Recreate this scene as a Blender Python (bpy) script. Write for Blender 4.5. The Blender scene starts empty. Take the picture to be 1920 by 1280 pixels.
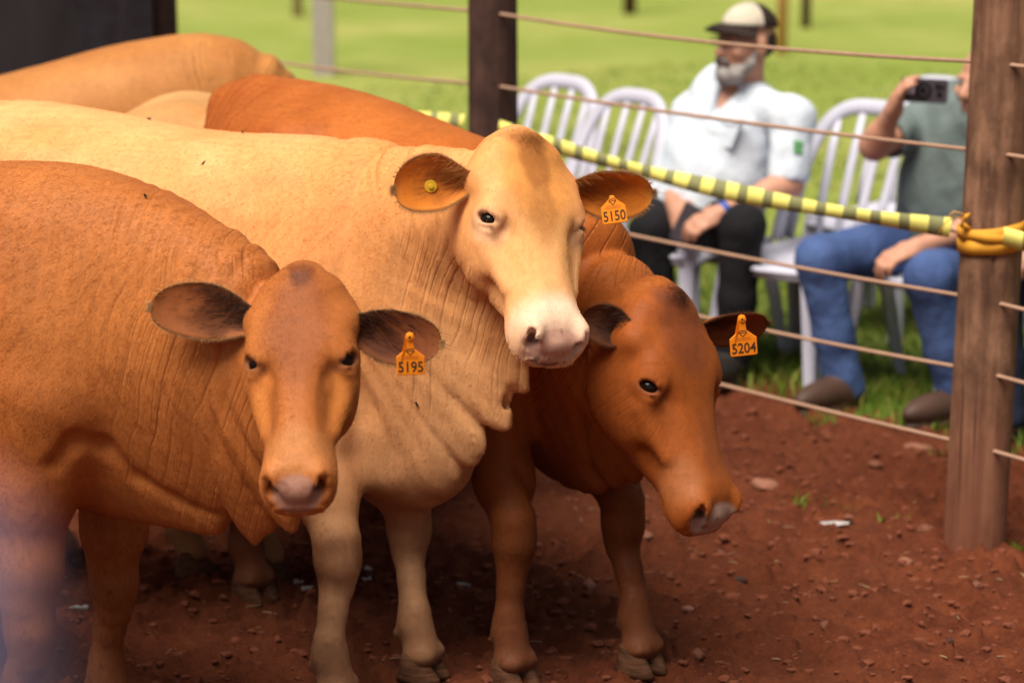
import bpy, bmesh, math, random
import numpy as np
from mathutils import Vector, Matrix
import openvdb as vdb

S = bpy.context.scene
COL = S.collection
R = math.radians
rng = np.random.default_rng(7)
random.seed(7)

# ------------------------------------------------------------------ camera
cam_d = bpy.data.cameras.new('camera')
cam = bpy.data.objects.new('camera', cam_d)
COL.objects.link(cam)
cam.location = (0, 0, 1.75)
cam.rotation_euler = (R(90 - 12.2707), 0, 0)
cam_d.sensor_width = 36.0
cam_d.lens = 4400 / 1920 * 36
cam_d.clip_start = 0.05
cam_d.clip_end = 2000
cam_d.dof.use_dof = True
cam_d.dof.focus_distance = 4.42
cam_d.dof.aperture_fstop = 2.8
S.camera = cam

# ------------------------------------------------------------------ sky, sun, exposure
SUN_EL, SUN_AZ = R(62), R(214)          # azimuth clockwise from +Y: behind the camera, to its left
w = bpy.data.worlds.new('World'); S.world = w; w.use_nodes = True
nt = w.node_tree
bg = nt.nodes['Background']
sky = nt.nodes.new('ShaderNodeTexSky'); sky.sky_type = 'NISHITA'; sky.sun_disc = False
sky.sun_elevation = SUN_EL; sky.sun_rotation = SUN_AZ
sky.air_density = 1.0; sky.dust_density = 4.0; sky.ozone_density = 1.0
hs = nt.nodes.new('ShaderNodeHueSaturation'); hs.inputs['Saturation'].default_value = 0.45      # thin overcast: a whiter sky
nt.links.new(sky.outputs[0], hs.inputs['Color']); nt.links.new(hs.outputs[0], bg.inputs[0]); bg.inputs[1].default_value = 0.058
sd = bpy.data.lights.new('sun', 'SUN'); so = bpy.data.objects.new('sun', sd); COL.objects.link(so)
sd.energy = 4.2; sd.angle = R(40); sd.color = (1.0, 0.92, 0.79)
dirv = Vector((math.sin(SUN_AZ) * math.cos(SUN_EL), math.cos(SUN_AZ) * math.cos(SUN_EL), math.sin(SUN_EL)))
so.rotation_euler = dirv.to_track_quat('Z', 'Y').to_euler()
so.location = (-3, -4, 9)
S.view_settings.view_transform = 'Standard'; S.view_settings.look = 'None'
S.view_settings.gamma = 1.0; S.view_settings.exposure = 0.38
S.view_settings.use_curve_mapping = False
S.cycles.max_bounces = 6

# ------------------------------------------------------------------ object helpers
def tag(o, label=None, cat=None, group=None, kind=None):
    if label: o['label'] = label
    if cat: o['category'] = cat
    if group: o['group'] = group
    if kind: o['kind'] = kind
    return o

def empty(name, loc, label, cat, group=None, rz=0.0):
    o = bpy.data.objects.new(name, None); COL.objects.link(o)
    o.location = loc; o.rotation_euler = (0, 0, rz); o.empty_display_size = 0.1
    return tag(o, label, cat, group)

def link_mesh(name, me, parent=None, loc=None):
    o = bpy.data.objects.new(name, me); COL.objects.link(o)
    if parent is not None: o.parent = parent
    if loc is not None: o.location = loc
    return o

def mesh_np(name, V, F, mats=(), smooth=True, mi=None):
    """V (n,3), F list of arrays of equal width rows (or one array)"""
    me = bpy.data.meshes.new(name)
    V = np.asarray(V, np.float32)
    Fs = F if isinstance(F, list) else [F]
    Fs = [np.asarray(f, np.int32) for f in Fs if len(f)]
    loops = np.concatenate([f.ravel() for f in Fs])
    cnt = np.concatenate([np.full(len(f), f.shape[1], np.int32) for f in Fs])
    start = np.concatenate([[0], np.cumsum(cnt)[:-1]]).astype(np.int32)
    me.vertices.add(len(V)); me.vertices.foreach_set('co', V.ravel())
    me.loops.add(len(loops)); me.loops.foreach_set('vertex_index', loops)
    me.polygons.add(len(cnt)); me.polygons.foreach_set('loop_start', start)
    me.polygons.foreach_set('use_smooth', np.full(len(cnt), smooth, bool))
    if mi is not None: me.polygons.foreach_set('material_index', np.asarray(mi, np.int32))
    for m in mats: me.materials.append(m)
    me.update(calc_edges=True)
    return me

def attr_f(me, name, a):
    at = me.attributes.new(name, 'FLOAT', 'POINT'); at.data.foreach_set('value', np.asarray(a, np.float32))
def attr_c(me, name, c):
    c4 = np.ones((len(c), 4), np.float32); c4[:, :3] = c
    at = me.attributes.new(name, 'FLOAT_COLOR', 'POINT'); at.data.foreach_set('color', c4.ravel())

class MB:
    """collects shapes into one mesh"""
    def __init__(s): s.v = []; s.f3 = []; s.f4 = []; s.m3 = []; s.m4 = []; s.n = 0
    def add(s, V, F, m=0):
        V = np.asarray(V, np.float32); 
        for f in F:
            if len(f) == 3: s.f3.append([i + s.n for i in f]); s.m3.append(m)
            elif len(f) == 4: s.f4.append([i + s.n for i in f]); s.m4.append(m)
            else:
                for k in range(1, len(f) - 1):
                    s.f3.append([f[0] + s.n, f[k] + s.n, f[k + 1] + s.n]); s.m3.append(m)
        s.v.append(V); s.n += len(V)
    def tube(s, pts, rad, seg=8, m=0, cap=True, up=(0, 0, 1), squash=1.0, roll=0.0):
        pts = [np.asarray(p, float) for p in pts]
        if np.isscalar(rad): rad = [rad] * len(pts)
        V = []; F = []
        for i, p in enumerate(pts):
            t = pts[min(i + 1, len(pts) - 1)] - pts[max(i - 1, 0)]; t /= np.linalg.norm(t) + 1e-9
            u = np.asarray(up, float)
            if abs(u @ t) > 0.95: u = np.array([1.0, 0, 0])
            l = np.cross(u, t); l /= np.linalg.norm(l); u2 = np.cross(t, l)
            for k in range(seg):
                a = 2 * math.pi * k / seg + roll
                V.append(p + rad[i] * (math.cos(a) * l + math.sin(a) * u2 * squash))
        for i in range(len(pts) - 1):
            for k in range(seg):
                F.append([i * seg + k, i * seg + (k + 1) % seg, (i + 1) * seg + (k + 1) % seg, (i + 1) * seg + k])
        if cap:
            F.append(list(range(seg))[::-1]); F.append([(len(pts) - 1) * seg + k for k in range(seg)])
        s.add(V, F, m)
    def box(s, c, size, rot=None, m=0, taper=1.0):
        x, y, z = np.asarray(size) / 2.0
        V = np.array([[-x, -y, -z], [x, -y, -z], [x, y, -z], [-x, y, -z], [-x * taper, -y * taper, z], [x * taper, -y * taper, z], [x * taper, y * taper, z], [-x * taper, y * taper, z]])
        if rot is not None: V = V @ np.asarray(rot).T
        s.add(V + np.asarray(c), [[0, 3, 2, 1], [4, 5, 6, 7], [0, 1, 5, 4], [1, 2, 6, 5], [2, 3, 7, 6], [3, 0, 4, 7]], m)
    def build(s, name, mats, parent=None, smooth=False):
        V = np.concatenate(s.v)
        F = []; mi = []
        if s.f3: F.append(np.array(s.f3)); mi += s.m3
        if s.f4: F.append(np.array(s.f4)); mi += s.m4
        if not isinstance(mats, (list, tuple)): mats = [mats]
        me = mesh_np(name, V, F, mats, smooth, mi)
        return link_mesh(name, me, parent)

# ------------------------------------------------------------------ numpy noise
def _h(i, j, k, seed):
    n = (i * 374761393 + j * 668265263 + k * 2147483647 + seed * 1274126177) & 0xffffffff
    n = ((n ^ (n >> 13)) * 1274126177) & 0xffffffff
    return ((n ^ (n >> 16)) & 0xffff).astype(np.float32) / 65535.0
def vnoise(P, scale, seed=0):
    Q = np.asarray(P, np.float64) * scale
    I = np.floor(Q).astype(np.int64); f = (Q - I); f = f * f * (3 - 2 * f)
    r = 0
    for dx in (0, 1):
        for dy in (0, 1):
            for dz in (0, 1):
                wgt = (f[:, 0] if dx else 1 - f[:, 0]) * (f[:, 1] if dy else 1 - f[:, 1]) * (f[:, 2] if dz else 1 - f[:, 2])
                r = r + wgt * _h(I[:, 0] + dx, I[:, 1] + dy, I[:, 2] + dz, seed)
    return (r * 2 - 1).astype(np.float32)
def fbm(P, scale, seed=0, oct=3):
    r = 0; a = 1.0; t = 0
    for o in range(oct):
        r = r + a * vnoise(P, scale * 2 ** o, seed + o * 17); t += a; a *= 0.5
    return r / t
def sstep(a, b, x):
    t = np.clip((x - a) / (b - a), 0, 1); return t * t * (3 - 2 * t)

# ------------------------------------------------------------------ distance-field sculpting
def nrm(v):
    v = np.asarray(v, float); return v / (np.linalg.norm(v) + 1e-12)

class SDF:
    def __init__(s): s.ops = []
    def _add(s, fn, lo, hi, mode, k, pad=None):
        m = (k + 0.03) if pad is None else pad
        s.ops.append((fn, np.asarray(lo) - m, np.asarray(hi) + m, mode, k))
    def rc(s, a, b, ra, rb, k=0.03, mode='u', sq=None):
        a = np.asarray(a, np.float32); b = np.asarray(b, np.float32); ab = b - a; L2 = float(ab @ ab) + 1e-12
        def fn(P):
            q = P - a; t = np.clip((q @ ab) / L2, 0, 1)
            return np.linalg.norm(q - t[:, None] * ab, axis=1) - (ra + (rb - ra) * t)
        r = max(ra, rb)
        s._add(fn, np.minimum(a, b) - r, np.maximum(a, b) + r, mode, k)
    def chain(s, pts, rad, k=0.03, mode='u'):
        for i in range(len(pts) - 1): s.rc(pts[i], pts[i + 1], rad[i], rad[i + 1], k, mode)
    def ell(s, c, axes, r, k=0.03, mode='u'):
        c = np.asarray(c, np.float32); A = np.asarray(axes, np.float32); r = np.asarray(r, np.float32)
        def fn(P):
            q = (P - c) @ A.T; k0 = np.linalg.norm(q / r, axis=1); k1 = np.linalg.norm(q / (r * r), axis=1)
            return k0 * (k0 - 1) / (k1 + 1e-9)
        m = float(r.max()); s._add(fn, c - m, c + m, mode, k)
    def tube(s, C, UP, W, HU, HD, TB, n=2.2, sub=4, k=0.03, capm=0.6, mode='u'):
        """loft of egg-shaped sections; TB narrows the lower half"""
        X = np.concatenate([np.asarray(C, float), np.asarray(UP, float), np.array([W, HU, HD, TB]).T], 1)
        Xe = np.concatenate([2 * X[:1] - X[1:2], X, 2 * X[-1:] - X[-2:-1]])
        out = []
        for i in range(1, len(Xe) - 2):
            p0, p1, p2, p3 = Xe[i - 1:i + 3]
            for j in range(sub):
                t = j / sub
                out.append(0.5 * (2 * p1 + (p2 - p0) * t + (2 * p0 - 5 * p1 + 4 * p2 - p3) * t * t + (3 * p1 - p0 - 3 * p2 + p3) * t ** 3))
        out.append(X[-1]); Q = np.array(out)
        segs = []
        for i in range(len(Q) - 1):
            a, b = Q[i], Q[i + 1]; ab = b[:3] - a[:3]; L = np.linalg.norm(ab)
            if L < 1e-6: continue
            T = ab / L; up = (a[3:6] + b[3:6]) / 2; l = nrm(np.cross(up, T)); u = np.cross(T, l)
            segs.append((a.astype(np.float32), b.astype(np.float32), T.astype(np.float32), l.astype(np.float32), u.astype(np.float32), L))
        def fn(P):
            best = np.full(len(P), 9.0, np.float32)
            for a, b, T, l, u, L in segs:
                q = P - a[:3]; t = np.clip((q @ T) / L, 0, 1); q = q - (t * L)[:, None] * T
                w, hu, hd, tb = [a[6 + m] + (b[6 + m] - a[6 + m]) * t for m in range(4)]
                x = np.abs(q @ l); y = q @ u; z = np.abs(q @ T)
                h = np.where(y > 0, hu, hd); yn = np.abs(y) / h
                ww = w * np.where(y > 0, 1.0, 1 - tb * np.clip(yn, 0, 1) ** 1.3)
                rho = ((x / ww) ** n + yn ** n + (z / (np.minimum(w, h) * capm)) ** n) ** (1 / n)
                d = np.linalg.norm(q, axis=1) * (1 - 1 / np.maximum(rho, 1e-3))
                d = np.where(rho < 0.05, -np.minimum(w, h), d)
                best = np.minimum(best, d)
            return best
        m = np.max(Q[:, 6:9]); s._add(fn, Q[:, :3].min(0) - m, Q[:, :3].max(0) + m, mode, k)
    def htube(s, O, F, Sd, U, rows, n=2.5, k=0.03, capm=0.5):
        """loft along one straight axis; rows: (s, half width, top, bottom, lower narrowing, upper narrowing)"""
        X = np.array(rows, float); Xe = np.concatenate([2 * X[:1] - X[1:2], X, 2 * X[-1:] - X[-2:-1]]); out = []
        for i in range(1, len(Xe) - 2):
            p0, p1, p2, p3 = Xe[i - 1:i + 3]
            for j in range(6):
                t = j / 6; out.append(0.5 * (2 * p1 + (p2 - p0) * t + (2 * p0 - 5 * p1 + 4 * p2 - p3) * t * t + (3 * p1 - p0 - 3 * p2 + p3) * t ** 3))
        out.append(X[-1]); Q = np.array(out); o = np.argsort(Q[:, 0]); Q = Q[o]
        O = np.asarray(O, np.float32); F = np.asarray(F, np.float32); Sd = np.asarray(Sd, np.float32); U = np.asarray(U, np.float32)
        s0, s1 = Q[0, 0], Q[-1, 0]
        def fn(P):
            q = P - O; a = q @ F; x = np.abs(q @ Sd); u = q @ U; ac = np.clip(a, s0, s1); z = np.abs(a - ac)
            w, ut, ub, tb, tt = [np.interp(ac, Q[:, 0], Q[:, i]).astype(np.float32) for i in range(1, 6)]
            m = ut * .56 + ub * .44; y = u - m; h = np.where(y > 0, ut - m, m - ub); yn = np.abs(y) / h
            ww = w * (1 - np.where(y > 0, tt, tb) * np.clip(yn, 0, 1.1) ** 1.3)
            rho = ((x / ww) ** n + yn ** n + (z / (np.minimum(w, h) * capm)) ** n) ** (1 / n)
            d = np.sqrt(x * x + y * y + z * z) * (1 - 1 / np.maximum(rho, 1e-3))
            return np.where(rho < 0.05, -np.minimum(w, h), d)
        m = float(np.max(np.abs(Q[:, 1:4]))); e0 = O + F * s0; e1 = O + F * s1
        s._add(fn, np.minimum(e0, e1) - m, np.maximum(e0, e1) + m, 'u', k)
    @staticmethod
    def _comb(d1, d2, mode, k):
        if mode == 'u':
            h = np.clip(0.5 + 0.5 * (d1 - d2) / k, 0, 1); return d1 + (d2 - d1) * h - k * h * (1 - h)
        d2 = -d2; h = np.clip(0.5 - 0.5 * (d1 - d2) / k, 0, 1)
        return d1 + (d2 - d1) * h + k * h * (1 - h)
    def eval(s, P):
        P = P.astype(np.float32); d = np.full(len(P), 0.3, np.float32)
        for fn, lo, hi, mode, k in s.ops:
            m = np.nonzero(((P > lo) & (P < hi)).all(1))[0]
            if len(m): d[m] = s._comb(d[m], fn(P[m]), mode, k)
        return d
    def mesh(s, vox, subdiv=0, clip=None):
        lo = np.min([o[1] for o in s.ops if o[3] == 'u'], 0); hi = np.max([o[2] for o in s.ops if o[3] == 'u'], 0)
        if clip is not None: lo = np.maximum(lo, clip[0]); hi = np.minimum(hi, clip[1])
        n = np.ceil((hi - lo) / vox).astype(int) + 1
        ax = [(lo[i] + vox * np.arange(n[i])).astype(np.float32) for i in range(3)]
        c = 3; nc = (n + c - 1) // c + 1                       # coarse pass, then only the band near the surface
        gx, gy, gz = np.meshgrid(*[(lo[i] + vox * c * np.arange(nc[i])).astype(np.float32) for i in range(3)], indexing='ij')
        Dc = s.eval(np.stack([gx.ravel(), gy.ravel(), gz.ravel()], 1)).reshape(nc)
        rep = Dc
        for i in range(3): rep = np.repeat(rep, c, i)
        off = c // 2
        D = rep[off:off + n[0], off:off + n[1], off:off + n[2]].copy()
        if D.shape != tuple(n): D = np.pad(D, [(0, n[i] - D.shape[i]) for i in range(3)], mode='edge')
        bi = np.nonzero(np.abs(D) < c * vox * 1.9)
        P = np.stack([ax[i][bi[i]] for i in range(3)], 1)
        D[bi] = s.eval(P)
        g = vdb.FloatGrid(0.3); g.copyFromArray(np.ascontiguousarray(D))
        V, Q = g.convertToQuads(0.0)
        V = (np.asarray(V) * vox + lo).astype(np.float32); Q = np.asarray(Q)[:, ::-1].astype(np.int64)
        for it in range(subdiv):
            V, Q = quad_sub(V, Q)
            V = s.snap(V, Q, vox * 0.6 ** (it + 1))
        return V, Q
    def snap(s, V, Q, lim, it=2):
        for _ in range(it):
            N = vnormals(V, Q)
            if _ == 0 and (N[:300] * s.grad(V[:300])[0]).sum() < 0: N = -N; 
            elif _ and flip: N = -N
            if _ == 0: flip = (N[:300] * vnormals(V, Q)[:300]).sum() < 0
            V = V - N * np.clip(s.eval(V) * .9, -lim, lim)[:, None]
        return V
    def grad(s, V, e=0.002):
        g = np.zeros_like(V)
        for i in range(3):
            o = np.zeros(3, np.float32); o[i] = e; g[:, i] = s.eval(V + o) - s.eval(V - o)
        return g / (np.linalg.norm(g, axis=1)[:, None] + 1e-9), g / (2 * e)
    def project(s, V, lim, it=1):
        for _ in range(it):
            d = s.eval(V); n, gr = s.grad(V); gl = np.clip(np.linalg.norm(gr, axis=1), 0.4, 2)
            V = V - n * np.clip(d / gl, -lim, lim)[:, None]
        return V

def quad_sub(V, Q):
    n = len(V)
    E = np.stack([Q, np.roll(Q, -1, 1)], 2).reshape(-1, 2); Es = np.sort(E, 1)
    key = Es[:, 0] * n + Es[:, 1]; u, inv = np.unique(key, return_inverse=True)
    ev = np.stack([u // n, u % n], 1)
    mid = (V[ev[:, 0]] + V[ev[:, 1]]) / 2; cen = V[Q].mean(1)
    em = inv.reshape(-1, 4) + n; c = np.arange(len(Q)) + n + len(u)
    Q2 = np.stack([np.stack([Q[:, i], em[:, i], c, em[:, (i + 3) % 4]], 1) for i in range(4)], 1).reshape(-1, 4)
    return np.concatenate([V, mid, cen]).astype(np.float32), Q2

def smooth_np(V, Q, it=1, lam=0.5):
    n = len(V)
    E = np.concatenate([Q, np.roll(Q, -1, 1)], 0)
    a = Q.ravel(); b = np.roll(Q, -1, 1).ravel()
    for _ in range(it):
        acc = np.zeros((n, 3)); cnt = np.zeros(n)
        for d in range(3):
            acc[:, d] = np.bincount(a, V[b, d], n) + np.bincount(b, V[a, d], n)
        cnt = np.bincount(a, minlength=n) + np.bincount(b, minlength=n)
        V = V + lam * (acc / np.maximum(cnt, 1)[:, None] - V)
    return V.astype(np.float32)
def vnormals(V, Q):
    fn = np.cross(V[Q[:, 2]] - V[Q[:, 0]], V[Q[:, 3]] - V[Q[:, 1]])
    N = np.zeros_like(V)
    for d in range(3):
        N[:, d] = sum(np.bincount(Q[:, i], fn[:, d], len(V)) for i in range(4))
    return N / (np.linalg.norm(N, axis=1)[:, None] + 1e-12)

# ------------------------------------------------------------------ materials
class NT:
    def __init__(s, name):
        s.mat = bpy.data.materials.new(name); s.mat.use_nodes = True
        s.t = s.mat.node_tree; s.b = s.t.nodes['Principled BSDF']; s.out = s.t.nodes['Material Output']
    def n(s, typ, **kw):
        nd = s.t.nodes.new('ShaderNode' + typ)
        ins = kw.pop('ins', {})
        for k, v in kw.items(): setattr(nd, k, v)
        for k, v in ins.items(): s.set(nd.inputs[k], v)
        return nd
    def set(s, sock, v):
        if hasattr(v, 'is_output') or isinstance(v, bpy.types.NodeSocket): s.t.links.new(v, sock)
        elif isinstance(v, bpy.types.Node): s.t.links.new(v.outputs[0], sock)
        else: sock.default_value = v
    def p(s, **kw):
        for k, v in kw.items(): s.set(s.b.inputs[k.replace('_', ' ')], v)
    def math(s, op, a, b=0.0, c=0.0, clamp=False):
        nd = s.n('Math', operation=op, use_clamp=clamp)
        s.set(nd.inputs[0], a); s.set(nd.inputs[1], b); s.set(nd.inputs[2], c); return nd.outputs[0]
    def mix(s, f, a, b, mode='MIX'):
        nd = s.n('Mix', data_type='RGBA', blend_type=mode)
        s.set(nd.inputs[0], f); s.set(nd.inputs[6], a); s.set(nd.inputs[7], b); return nd.outputs[2]
    def noise(s, vec, scale, detail=3.0, rough=0.5, col=False):
        nd = s.n('TexNoise', ins={'Scale': scale, 'Detail': detail, 'Roughness': rough})
        if vec is not None: s.set(nd.inputs['Vector'], vec)
        return nd.outputs[1 if col else 0]
    def ramp(s, f, stops):
        nd = s.n('ValToRGB'); s.set(nd.inputs[0], f); e = nd.color_ramp.elements
        while len(e) < len(stops): e.new(0.5)
        for el, (pos, c) in zip(e, stops):
            el.position = pos; el.color = (c, c, c, 1) if np.isscalar(c) else (*c, 1)
        return nd.outputs[0]
    def maprange(s, v, a, b, c=0.0, d=1.0):
        nd = s.n('MapRange', ins={0: v, 1: a, 2: b, 3: c, 4: d}); return nd.outputs[0]
    def coords(s, which='Object', scale=None):
        tc = s.n('TexCoord').outputs[which]
        if scale is None: return tc
        m = s.n('Mapping'); s.set(m.inputs[0], tc); m.inputs['Scale'].default_value = scale; return m.outputs[0]
    def attr(s, name, out=2): return s.n('Attribute', attribute_name=name).outputs[out]
    def bump(s, h, strength=0.3, dist=0.01, normal=None):
        nd = s.n('Bump', ins={'Strength': strength, 'Distance': dist, 'Height': h})
        if normal is not None: s.set(nd.inputs['Normal'], normal)
        return nd.outputs[0]

def simple(name, col, rough=0.6, var=0.15, scale=8.0, bump=0.15, bscale=60.0, bdist=0.003, spec=0.4, metal=0.0):
    m = NT(name); co = m.coords()
    n1 = m.noise(co, scale, 4)
    c = m.mix(n1, (*[x * (1 - var) for x in col], 1), (*[min(1, x * (1 + var)) for x in col], 1))
    m.p(Base_Color=c, Roughness=rough, Metallic=metal); m.b.inputs['Specular IOR Level'].default_value = spec
    if bump: m.p(Normal=m.bump(m.noise(co, bscale, 3), bump, bdist))
    return m.mat

def coat_material():
    m = NT('short_coat'); co = m.coords()
    col = m.attr('Col', 0)
    # hair: fine streaks, slightly irregular tone
    fur = m.noise(m.coords(scale=(1.0, 1.0, 0.35)), 420, 2)
    mott = m.noise(co, 14, 5, 0.6)
    fine = m.noise(co, 60, 3, 0.6)
    strk = m.noise(m.coords(scale=(1, 1, .16)), 75, 3, .6)
    mott = m.math('ADD', m.math('MULTIPLY', mott, .6), m.math('MULTIPLY', strk, .4))
    f = m.math('ADD', m.math('MULTIPLY', m.math('SUBTRACT', mott, 0.5), 0.75), m.math('ADD', m.math('MULTIPLY', m.math('SUBTRACT', fur, 0.5), 0.35), m.math('MULTIPLY', m.math('SUBTRACT', fine, 0.5), 0.3)))
    gain = m.math('ADD', f, 1.0)
    c2 = m.mix(1.0, col, m.n('CombineColor', ins={0: gain, 1: gain, 2: gain}).outputs[0], 'MULTIPLY')
    wet = m.attr('wet')
    # neck skin creases: irregular lines running across the neck
    fold = m.attr('fold'); fm = m.attr('foldm')
    wv = m.math('ADD', fold, m.math('MULTIPLY', m.math('SUBTRACT', m.noise(co, 3.0, 2), 0.5), 0.13))
    def creases(scale, width, nscale, lo, hi, amt):
        vor = m.n('TexVoronoi', voronoi_dimensions='1D', feature='DISTANCE_TO_EDGE', ins={'W': wv, 'Scale': scale, 'Randomness': 1.0})
        g = m.math('SUBTRACT', 1.0, m.math('POWER', m.maprange(vor.outputs[0], 0.0, width), 0.8))
        return m.math('MULTIPLY', m.math('MULTIPLY', g, m.maprange(m.noise(m.coords(scale=(1, 1, .5)), nscale, 2), lo, hi)), amt)
    gro = m.math('ADD', creases(24.0, 0.11, 7, 0.40, 0.62, 1.0), creases(62.0, 0.16, 10, 0.44, 0.64, 0.4))
    gro = m.math('MULTIPLY', gro, fm)
    n0 = m.bump(m.math('MULTIPLY', gro, -1.0), 0.55, 0.008)
    h = m.math('ADD', m.math('ADD', m.math('MULTIPLY', fur, 0.6), m.math('MULTIPLY', fine, 0.5)), m.math('MULTIPLY', strk, .5))
    nn = m.bump(h, 0.08, 0.004, n0)
    ro = m.math('SUBTRACT', 0.56, m.math('MULTIPLY', wet, 0.18))
    m.p(Base_Color=c2, Roughness=ro, Normal=nn)
    m.b.inputs['Specular IOR Level'].default_value = 0.15
    m.p(Sheen_Weight=m.math('SUBTRACT', 0.03, m.math('MULTIPLY', wet, 0.03)))
    m.b.inputs['Sheen Roughness'].default_value = 0.4
    m.p(Sheen_Tint=m.mix(0.5, col, (1, 0.85, 0.7, 1)))
    return m.mat
# ------------------------------------------------------------------ ground
def dirt_material():
    m = NT('red_dirt'); co = m.coords()
    n1 = m.noise(co, 1.3, 4, 0.6); n2 = m.noise(co, 9, 5, 0.65); n3 = m.noise(co, 70, 4, 0.7)
    c = m.ramp(n2, [(0.25, (0.070, 0.0155, 0.0060)), (0.5, (0.140, 0.034, 0.0125)), (0.75, (0.22, 0.060, 0.023))])
    c = m.mix(m.maprange(n1, 0.4, 0.7), c, (0.155, 0.043, 0.018, 1))
    c = m.mix(m.maprange(n3, 0.3, 0.75, 0.0, 0.6), c, (0.05, 0.012, 0.006, 1))
    c = m.mix(m.maprange(m.noise(co, 160, 2), 0.66, 0.74), c, (0.20, 0.065, 0.034, 1))
    h = m.math('ADD', m.math('MULTIPLY', n3, 0.6), m.math('MULTIPLY', m.noise(co, 260, 3, 0.7), 0.35))
    m.p(Base_Color=c, Roughness=0.95, Normal=m.bump(h, 0.8, 0.012)); m.b.inputs['Specular IOR Level'].default_value = 0.15
    return m.mat
def grass_material():
    m = NT('grass_field'); co = m.coords()
    n1 = m.noise(co, 0.22, 4, 0.55); n2 = m.noise(co, 1.6, 5, 0.6); n3 = m.noise(co, 22, 4, 0.65)
    c = m.ramp(n1, [(0.32, (0.20, 0.28, 0.060)), (0.5, (0.33, 0.37, 0.105)), (0.66, (0.52, 0.46, 0.17))])
    c = m.mix(m.maprange(n2, 0.35, 0.7, 0.0, 0.65), c, (0.15, 0.245, 0.02, 1))
    c = m.mix(m.maprange(n3, 0.3, 0.7, 0.0, 0.6), c, (0.33, 0.36, 0.05, 1))
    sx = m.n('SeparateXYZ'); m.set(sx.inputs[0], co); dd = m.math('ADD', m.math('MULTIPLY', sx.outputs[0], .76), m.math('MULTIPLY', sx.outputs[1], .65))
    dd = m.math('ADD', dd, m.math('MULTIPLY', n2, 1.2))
    c = m.mix(m.maprange(dd, 8.2, 5.9), c, (0.065, 0.12, 0.010, 1))            # shade under the chairs painted as darker green by the trodden edge
    h = m.math('ADD', n3, m.noise(co, 90, 3, 0.7))
    m.p(Base_Color=c, Roughness=0.9, Normal=m.bump(h, 0.6, 0.03)); m.b.inputs['Specular IOR Level'].default_value = 0.15
    return m.mat
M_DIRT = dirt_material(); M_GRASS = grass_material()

EDGE = np.array([(-400, 420), (-30, 38), (-6, 13.6), (-3, 10.9), (-1.5, 9.5), (-.5, 8.62), (.2, 8.1), (.55, 7.74), (.76, 7.50), (.92, 7.12), (1.16, 6.90), (1.33, 6.80), (1.50, 6.46), (1.9, 5.95), (2.6, 5.2), (4, 3.6), (8, -1.2), (30, -26), (300, -330)])
def edge_dist(X, Y):
    """>0 on the grass side"""
    best = np.full(X.shape, 1e9); sgn = np.ones(X.shape)
    for a, b in zip(EDGE[:-1], EDGE[1:]):
        ab = b - a; t = np.clip(((X - a[0]) * ab[0] + (Y - a[1]) * ab[1]) / (ab @ ab), 0, 1)
        dx = X - a[0] - t * ab[0]; dy = Y - a[1] - t * ab[1]; d = np.hypot(dx, dy)
        s_ = np.sign(ab[0] * dy - ab[1] * dx); m = d < best
        best = np.where(m, d, best); sgn = np.where(m, s_, sgn)
    return best * sgn

_r = np.random.default_rng(77)
PRINTS = [(_r.uniform(-1.0, 1.9), _r.uniform(4.3, 6.4), _r.uniform(-.9, .6)) for _ in range(75)]
def ground_z(X, Y):
    P = np.stack([X, Y, X * 0], 1)
    z = fbm(P, 1.6, 11, 2) * 0.020 + fbm(P, 6, 12, 3) * 0.016 + np.abs(fbm(P, 15, 13, 3)) * 0.036 - .008
    for hx, hy, ha in PRINTS:                                     # hoof prints: two sunken toes with a raised rim
        m = np.nonzero((np.abs(X - hx) < .13) & (np.abs(Y - hy) < .13))[0]
        if not len(m): continue
        dx = X[m] - hx; dy = Y[m] - hy; a_ = dx * math.cos(ha) + dy * math.sin(ha); b_ = -dx * math.sin(ha) + dy * math.cos(ha)
        for sg in (1, -1):
            d = np.sqrt((a_ / .062) ** 2 + ((b_ - sg * .029) / .026) ** 2); z[m] = z[m] - .020 * (1 - sstep(.5, 1.05, d)) + .007 * np.exp(-((d - 1.35) / .25) ** 2)
    clod = np.clip(fbm(P, 34, 14, 2) - .10, 0, 1) * 0.046
    return (z + clod) * (1 - sstep(-.15, .25, edge_dist(X, Y)))
def build_ground():
    xs = np.concatenate([[-1500, -300, -60, -12, -5, -3], np.arange(-2.2, 2.2, .0135), [3, 5, 12, 60, 300, 1500]])
    ys = np.concatenate([[-1500, -300, -60, -12, -3, 1, 2.5], np.arange(3.4, 7.6, .015), [7.7, 8, 8.5, 9.5, 12, 40, 300, 1500]])
    gx, gy = np.meshgrid(xs, ys, indexing='ij'); X = gx.ravel(); Y = gy.ravel()
    Z = np.zeros(len(X)); m = (np.abs(X) < 2.21) & (Y > 3.3) & (Y < 7.65)
    Z[m] = ground_z(X[m], Y[m])
    Z[~m] = 0; far = (np.abs(X) > 11) | (Y > 11) | (Y < -2); Z[far] = -.01
    n = len(ys); i, j = np.meshgrid(np.arange(len(xs) - 1), np.arange(n - 1), indexing='ij'); i = i.ravel(); j = j.ravel()
    F = np.stack([i * n + j, (i + 1) * n + j, (i + 1) * n + j + 1, i * n + j + 1], 1)
    tag(link_mesh('dirt_ground', mesh_np('dirt_ground', np.stack([X, Y, Z], 1), F, [M_DIRT])), kind='structure')
build_ground()

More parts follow.
